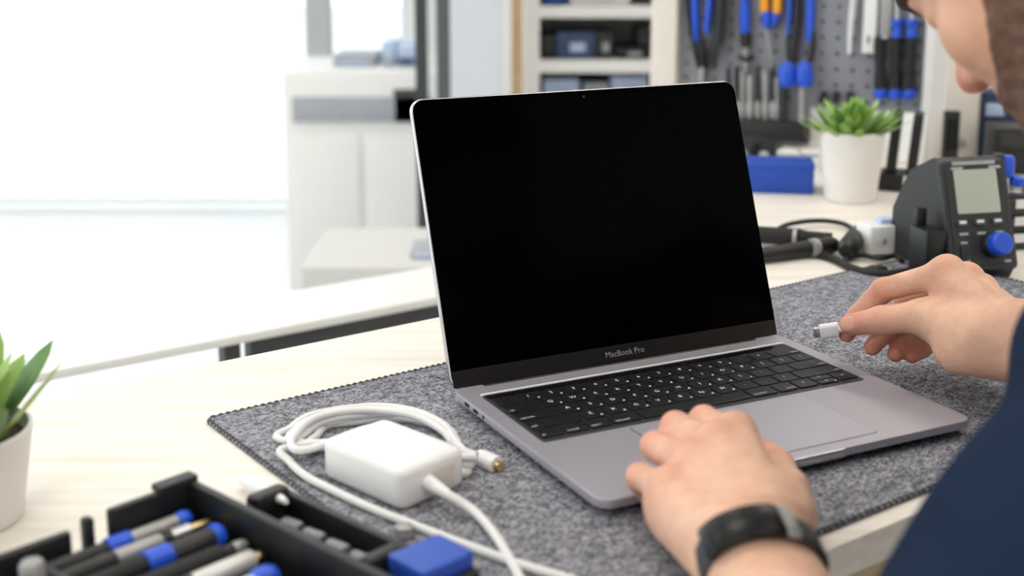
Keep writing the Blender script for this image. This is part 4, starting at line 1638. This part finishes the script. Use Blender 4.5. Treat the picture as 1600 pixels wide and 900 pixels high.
# navy bins on the right
for x, y0, Y, w_, lb, m_ in ((1542, 140, 2.05, .040, 'navy storage bin standing right of the white cabinet', NAVY_BIN), (1580, 195, 1.92, .07, 'wide black storage bin behind the driver stand', BLACK),
                             (1600, 120, 2.2, .09, 'tall navy storage bin at the right frame edge', NAVY_BIN)):
    q = P(x, 250, Y)
    hh = P(x, y0, Y).z
    t = thing('storage_bin', lb, 'bin', (q.x, q.y, 0), -.2, 'storage bins at the right')
    MB().rbox((0, 0, hh / 2), (w_, .08, hh), .004, .002).build('bin_body', m_, t, local=True)
    MB().rbox((0, -.042, hh * .75), (w_ * .7, .004, .02), .001, .0005).build('label_holder', PALE_BLUE if m_ is NAVY_BIN else DGREY, t, local=True)
# drawer unit
q = P(1610, 440, 1.42)
DU = thing('drawer_unit', 'black small-parts drawer unit with white labels right of the soldering station', 'drawer unit', (q.x, q.y, 0), .2)
uh = P(1610, 305, 1.42).z
MB().rbox((0, .06, uh / 2), (.10, .12, uh), .003, .0015).build('unit_body', BLACK, DU, local=True)
for k in range(3):
    z = uh * (.17 + .32 * k)
    dr = MB().rbox((0, -.003, z), (.092, .008, uh * .28), .002, .001).build('drawer', DGREY, DU, local=True)
    MB().box((-.012, -.0078, z + .004), (.038, .001, .010)).build('label', PAPER_WHITE, dr, local=True, smooth=False)
for x, y0, m_, top, lb in ((1555, 240, DGREY, STEEL_PAINT, 'dark driver with pale cap standing on the drawer unit, leftmost'), (1570, 243, BLUE, STEEL, 'blue driver handle standing on the drawer unit'),
                           (1588, 276, BLUE, PAPER_WHITE, 'short blue driver handle with white tip on the drawer unit')):
    b0 = P(x, 306, 1.44)
    b0.z = uh
    hh = P(x, y0, 1.44).z - uh
    t = thing('standing_driver', lb, 'screwdriver', b0, 0, 'drivers standing on the drawer unit')
    MB().rod(b0, b0 + Vector((0, 0, hh * .45)), [(0, .006), (.2, .0045), (1, .0045)]).build('shaft', top, t)
    MB().rod(b0 + Vector((0, 0, hh * .4)), b0 + Vector((0, 0, hh)), [(0, .006), (.1, .0085), (.8, .0085), (1, .006)]).build('handle', m_, t)

# ---------------------------------------------------------------- soldering station
q = onbench(1530, 436)
SR = math.radians(14)
ss = thing('soldering_station', 'black soldering station with grey display and blue knob behind the holding hand', 'soldering station', q, SR)
W_, H_, D_ = .076, .118, .115
prof = [(0, 0), (-.006, .012), (.030, H_), (.042, H_ + .004), (.085, H_ - .016), (D_, .055), (D_, 0)]  # y, z side outline
mb = MB()
mb.loft([[(x, y, z) for y, z in prof] for x in (W_ / 2 - .002, -W_ / 2 + .002)])
mb.build('housing', STATION, ss, local=True, angle=20)
sl = math.atan2(.036, H_ - .012)
FM = Matrix.Translation((0, -.006, .012)) @ Matrix.Rotation(-sl, 4, 'X')    # local x right, z up the face, -y outwards
FL = math.hypot(.036, H_ - .012)


def face_box(cx, cz, w_, h_, y0, y1, nm, m_, r=.002, parent=None):
    Mx = FM @ Matrix.Translation((cx, (y0 + y1) / 2, cz)) @ Matrix.Rotation(math.pi / 2, 4, 'X')
    return MB().rbox((0, 0, 0), (w_, h_, abs(y1 - y0)), r, min(r * .4, abs(y1 - y0) * .3), M=Mx).build(nm, m_, parent or ss, local=True)


face_box(0, FL / 2, W_ + .002, FL + .004, -.004, .004, 'front_panel', DGREY, .006)
face_box(0, FL * .5, W_ - .008, FL - .008, -.0052, -.003, 'front_inlay', STATION, .004)
face_box(0, FL * .72, .050, .046, -.0062, -.004, 'display', LCD, .002)
face_box(0, FL * .985, .050, .004, -.0058, -.004, 'name_strip', STEEL_PAINT, .001)
for x in (-.02, .024):
    face_box(x, FL * .94, .014, .003, -.0058, -.004, 'print', GREY_CARD, .0008)
for i in range(3):
    face_box(-.022 + .0205 * i, FL * .43, .012, .007, -.0078, -.004, 'button', mat('grey_button', '#4a4b4d', .5), .002)
    face_box(-.022 + .0205 * i, FL * .438, .008, .0028, -.0080, -.0076, 'print', PAPER_WHITE, .0008)
    face_box(-.021 + .0205 * i, FL * .33, .010, .0028, -.0058, -.004, 'print', GREY_CARD, .0008)
face_box(-.022, FL * .25, .008, .0026, -.0058, -.004, 'print', GREY_CARD, .0008)
face_box(-.022, FL * .08, .009, .0028, -.0058, -.004, 'print', GREY_CARD, .0008)
face_box(.026, FL * .06, .008, .0030, -.0058, -.004, 'print', GREY_CARD, .0008)
face_box(-.024, FL * .15, .007, .016, -.0075, -.004, 'switch', BLACK, .002)
kp = FM @ Vector((.010, -.004, FL * .215))
kd = (FM.to_3x3() @ Vector((0, -1, 0))).normalized()
MB().rod(kp - kd * .004, kp + kd * .010, [(0, .0135), (.9, .0130), (1, .012)], 24).build('knob_collar', BLACK, ss, local=True)
MB().rod(kp + kd * .009, kp + kd * .022, [(0, .0112), (.2, .0122), (.85, .0118), (1, .0100)], 24).build('knob', BLUE, ss, local=True)
MB().rbox((-W_ / 2 - .012, .020, .030), (.024, .034, .046), .003, .002).build('side_bracket', BLACK, ss, local=True)
MB().rbox((-W_ / 2 - .014, .034, .056), (.012, .008, .03), .002, .001).build('side_hook', BLACK, ss, local=True)
for x in (-.028, .028):
    MB().lathe([(.006, -.0), (.006, .003)], (x, .012, 0), 14).build('foot', BLACK_RUB, ss, local=True)

# white cube charger and black leads
q = onbench(1378, 402)
t = thing('plug_cube', 'small white wall plug cube between black leads and soldering station', 'plug cube', q, math.radians(12))
MB().rbox((.002, .018, .019), (.036, .036, .032), .004, .002).build('cube_body', CHARGER, t, local=True)
MB().rbox((.002, -.0005, .018), (.004, .001, .006), .001, .0003).build('mark', GREY_CARD, t, local=True)
MB().rbox((.012, .018, .0375), (.020, .016, .006), .002, .001).build('cube_cap', PALE_BLUE, t, local=True)


def lead(name, label, cat, pts_, r_, extra=()):
    pp = [Zp(x, y, z) for x, y, z in pts_]
    t = thing(name, label, cat, (pp[0].x, pp[0].y, 0))
    MB().tube(catmull(pp, 8), r_, 10).build('lead', BLACK_RUB, t)
    for nm, m_, a_, b_, prof in extra:
        MB().rod(Zp(*a_), Zp(*b_), prof).build(nm, m_, t)
    return t


lead('soldering_iron', 'black soldering iron with its looped lead behind the laptop', 'soldering iron',
     [(1196, 372, .012), (1228, 352, .010), (1275, 345, .008), (1318, 350, .006), (1345, 368, .008), (1352, 372, .012)], .0030,
     [('handle', BLACK_RUB, (1170, 366, .014), (1300, 374, .012), [(0, .006), (.1, .010), (.6, .010), (.7, .008), (1, .0075)]),
      ('ring', STEEL_PAINT, (1240, 370, .0135), (1246, 370.5, .0135), [(0, .0108), (1, .0108)]),
      ('plug', BLACK, (1322, 392, .014), (1350, 352, .016), [(0, .007), (.1, .012), (.5, .011), (.8, .008), (1, .006)])])
lead('test_lead', 'thick black test lead lying in front of the soldering iron', 'lead',
     [(1262, 392, .005), (1300, 404, .0045), (1330, 418, .0045), (1368, 428, .005), (1410, 425, .005), (1440, 420, .005)], .0040,
     [('probe', BLACK, (1168, 402, .009), (1306, 382, .011), [(0, .006), (.2, .0085), (.8, .0095), (.95, .010), (1, .007)]),
      ('probe_ring', STEEL_PAINT, (1268, 387, .0125), (1276, 386, .0125), [(0, .0102), (1, .0102)])])
lead('power_lead', 'thin black power lead looping by the white plug cube', 'lead',
     [(1325, 418, .004), (1322, 404, .006), (1345, 399, .006), (1375, 404, .005), (1398, 400, .006), (1410, 408, .006)], .0028,
     [('lead_joint', BLACK, (1352, 424, .006), (1384, 422, .006), [(0, .004), (.3, .0065), (.7, .0065), (1, .004)])])

# ---------------------------------------------------------------- far part of the shop
tq = Zp(690, 463, -.15)
tt0, tn0 = tq.dot(e_), tq.dot(n_)
tb = thing('white_table', 'narrow white work table with dark rail standing behind the birch bench', 'table', B(tt0 - .42, tn0 + .075, FZ), BA)
tz = -.15 - FZ
MB().rbox((0, 0, tz - .006), (1.10, .15, .012), .004, .002).build('table_top', WHITE_LAM, tb, local=True)
MB().box((.33, -.060, tz - .037), (.40, .02, .05)).build('dark_rail', CHARCOAL, tb, local=True, smooth=False)
MB().box((.105, -.060, tz - .037), (.022, .02, .05)).build('dark_rail', CHARCOAL, tb, local=True, smooth=False)
for sx in (-1, 1):
    for sy in (-1, 1):
        MB().box((sx * .50, sy * .05, (tz - .012) / 2), (.03, .03, tz - .012)).build('leg', GREY_CARD, tb, local=True, smooth=False)


def far_box(name, label, cat, x0, y0, x1, y1, Y, dep, m_, parts=(), rz=0.0, ground=None):
    a, b = P(x0, y0, Y), P(x1, y1, Y)
    z0, z1 = (b.z if ground is None else ground), a.z
    o = thing(name, label, cat, ((a.x + b.x) / 2, Y + dep / 2, z0), rz)
    MB().rbox((0, 0, (z1 - z0) / 2), (b.x - a.x, dep, z1 - z0), .006, .003).build('body', m_, o, local=True)
    for nm, fx0, fz0, fx1, fz1, mm in parts:
        w_, h_ = b.x - a.x, z1 - z0
        MB().rbox((w_ * ((fx0 + fx1) / 2 - .5), -dep / 2 - .003, h_ * (fz0 + fz1) / 2), (w_ * (fx1 - fx0), .01, h_ * (fz1 - fz0)), .003, .001).build(nm, mm, o, local=True)
    return o


PALE_GREY = mat('pale_grey_laminate', '#d3d2d0', .6, var=.02)
lc = far_box('low_cabinet', 'low pale grey cabinet with white top behind the narrow white table', 'cabinet', 470, 418, 800, 480, 2.35, .34, PALE_GREY,
             [('door_panel', .02, .04, .24, .93, PALE_GREY), ('door_panel', .26, .04, .49, .93, PALE_GREY), ('door_panel', .51, .04, .74, .93, WHITE_LAM), ('door_panel', .76, .04, .98, .93, PALE_GREY),
              ('handle', .505, .55, .53, .88, GREY_CARD), ('handle', .62, .55, .65, .88, GREY_CARD)], ground=FZ)
lcz = P(470, 418, 2.35).z
far_box('small_device', 'grey device box on the low cabinet next to the laptop lid', 'device', 640, 396, 700, 418, 2.42, .12, GREY_CARD, [('front_plate', .1, .2, .6, .8, PALE_BLUE)], ground=lcz)
cz = P(580, 112, 3.7).z
far_box('display_counter', 'white display counter with dark shelf opening in the bright far part of the shop', 'counter', 440, 112, 690, 160, 3.7, .5, WHITE_LAM,
        [('shelf_opening', .06, .80, .94, .90, GREY_CARD), ('shelf_opening', .70, .80, .86, .93, CHARCOAL), ('kick_plate', .02, .0, .98, .08, GREY_CARD), ('door_panel', .04, .12, .48, .74, WHITE_LAM), ('door_panel', .52, .12, .96, .74, WHITE_LAM)], ground=FZ)
for x0, y0, x1, m_, m2, lb in ((596, 66, 618, PALE_BLUE, GREY_CARD, 'narrow blue grey box on the display counter'), (620, 70, 650, PALE_BLUE, NAVY_BOX, 'wide pale blue box on the display counter beside the dark door frame'), (520, 86, 588, GREY_CARD, PALE_BLUE, 'low grey printer on the display counter')):
    o = far_box('counter_device', lb, 'device', x0, y0, x1, 112, 3.85, .2, m_, [('panel', .1, .1, .9, .4, m2)], ground=cz)
# pillars and the dark door frame
DARKF = mat('dark_door_frame', '#3f4244', .5)
dr = bpy.data.objects.new('door_1', None)
COL.objects.link(dr)
struct(dr)
a, b = P(650, 100, 3.25), P(703, 100, 3.25)
dr.location = (a.x, 3.25, FZ)
for x0, x1, m_ in ((650, 668, DARKF), (683, 703, mat('grey_door_frame', '#5d5f5f', .5))):
    u0, u1 = P(x0, 100, 3.25).x - a.x, P(x1, 100, 3.25).x - a.x
    MB().box(((u0 + u1) / 2, 0, (CZ - FZ) / 2), (u1 - u0, .05, CZ - FZ - .004)).build('door_stile', m_, dr, local=True, smooth=False)
u0, u1 = P(668, 100, 3.25).x - a.x, P(683, 100, 3.25).x - a.x
MB().box(((u0 + u1) / 2, 0, (CZ - FZ) / 2), (u1 - u0, .01, CZ - FZ - .004)).build('pane', GLASS, dr, local=True, smooth=False)
u0, u1 = P(705, 100, 3.2).x, P(783, 100, 3.2).x
o = slab('trim_1', ((u0 + u1) / 2, 3.3, (FZ + CZ) / 2), (u1 - u0, .2, CZ - FZ - .004), mat('cool_white_paint', '#dfe4ee', .7, var=.01))
u0, u1 = P(799, 100, 3.3).x, P(817, 100, 3.3).x
o = slab('trim_2', ((u0 + u1) / 2, 3.35, (FZ + CZ) / 2), (u1 - u0, .03, CZ - FZ - .004), TAN)
u0, u1 = P(478, 100, 4.7).x, P(516, 100, 4.7).x
slab('trim_3', ((u0 + u1) / 2, 4.75, (FZ + CZ) / 2), (u1 - u0, .1, CZ - FZ - .004), mat('grey_pillar', '#b9b9bb', .7))

# shelf unit
SY = 3.35
su = thing('shelf_unit', 'white open shelf unit with boxes left of the pegboard', 'shelf unit', (P(930, 100, SY).x, SY + .18, FZ), 0)


def sx2(x):
    return P(x, 60, SY).x - su.location.x


def sz2(y):
    return P(930, y, SY).z - FZ


xl, xr = sx2(820), sx2(1052)
top = sz2(-150)
for x0, x1 in ((820, 843), (1030, 1052)):
    MB().box(((sx2(x0) + sx2(x1)) / 2, 0, top / 2), (sx2(x1) - sx2(x0), .36, top)).build('upright', WHITE_LAM, su, local=True, smooth=False)
for y0, y1 in ((-60, -44), (10, 28), (95, 114), (170, 188), (250, 268), (330, 348)):
    MB().box(((xl + xr) / 2, 0, (sz2(y0) + sz2(y1)) / 2), (xr - xl - .002, .35, sz2(y0) - sz2(y1))).build('shelf', WHITE_LAM, su, local=True, smooth=False)
MB().box(((xl + xr) / 2, .175, top / 2), (xr - xl, .01, top)).build('back_panel', mat('shelf_back', '#f0eee8', .7), su, local=True, smooth=False)
shelf_items = [
    (845, 56, 868, 95, BLACK, DGREY, 'small black carton at the left end of the middle shelf'),
    (869, 50, 930, 95, NAVY_BOX, PALE_BLUE, 'navy carton with pale label on the middle shelf'),
    (932, 50, 958, 95, DGREY, GREY_CARD, 'dark grey carton right of the navy carton'),
    (962, 74, 1016, 95, BLACK, GREY_CARD, 'flat black box with pale front on the middle shelf'),
    (998, 44, 1015, 73, DGREY, DGREY, 'dark box resting on the flat black box'),
    (850, -10, 880, 10, BLUE_DEEP, NAVY_BOX, 'blue carton on the upper shelf'),
    (890, -24, 985, 10, WHITE_LAM, PAPER_WHITE, 'long white carton on the upper shelf'),
    (848, 124, 905, 170, PALE_BLUE, GREY_CARD, 'pale blue carton on the lower shelf'),
    (912, 130, 950, 170, GREY_CARD, PAPER_WHITE, 'grey carton on the lower shelf'),
    (955, 120, 1012, 170, PALE_BLUE, NAVY_BOX, 'wide pale blue carton on the lower shelf'),
]
for x0, y0, x1, y1, m_, m2, lb in shelf_items:
    g = {95: sz2(95), 10: sz2(10), 170: sz2(170), 73: sz2(73.5)}[y1] + FZ
    far_box('shelf_carton', lb, 'carton', x0, y0, x1, y1, SY + .06, .2, m_, [('label', .35, .25, .75, .6, m2)], ground=g + .0005)
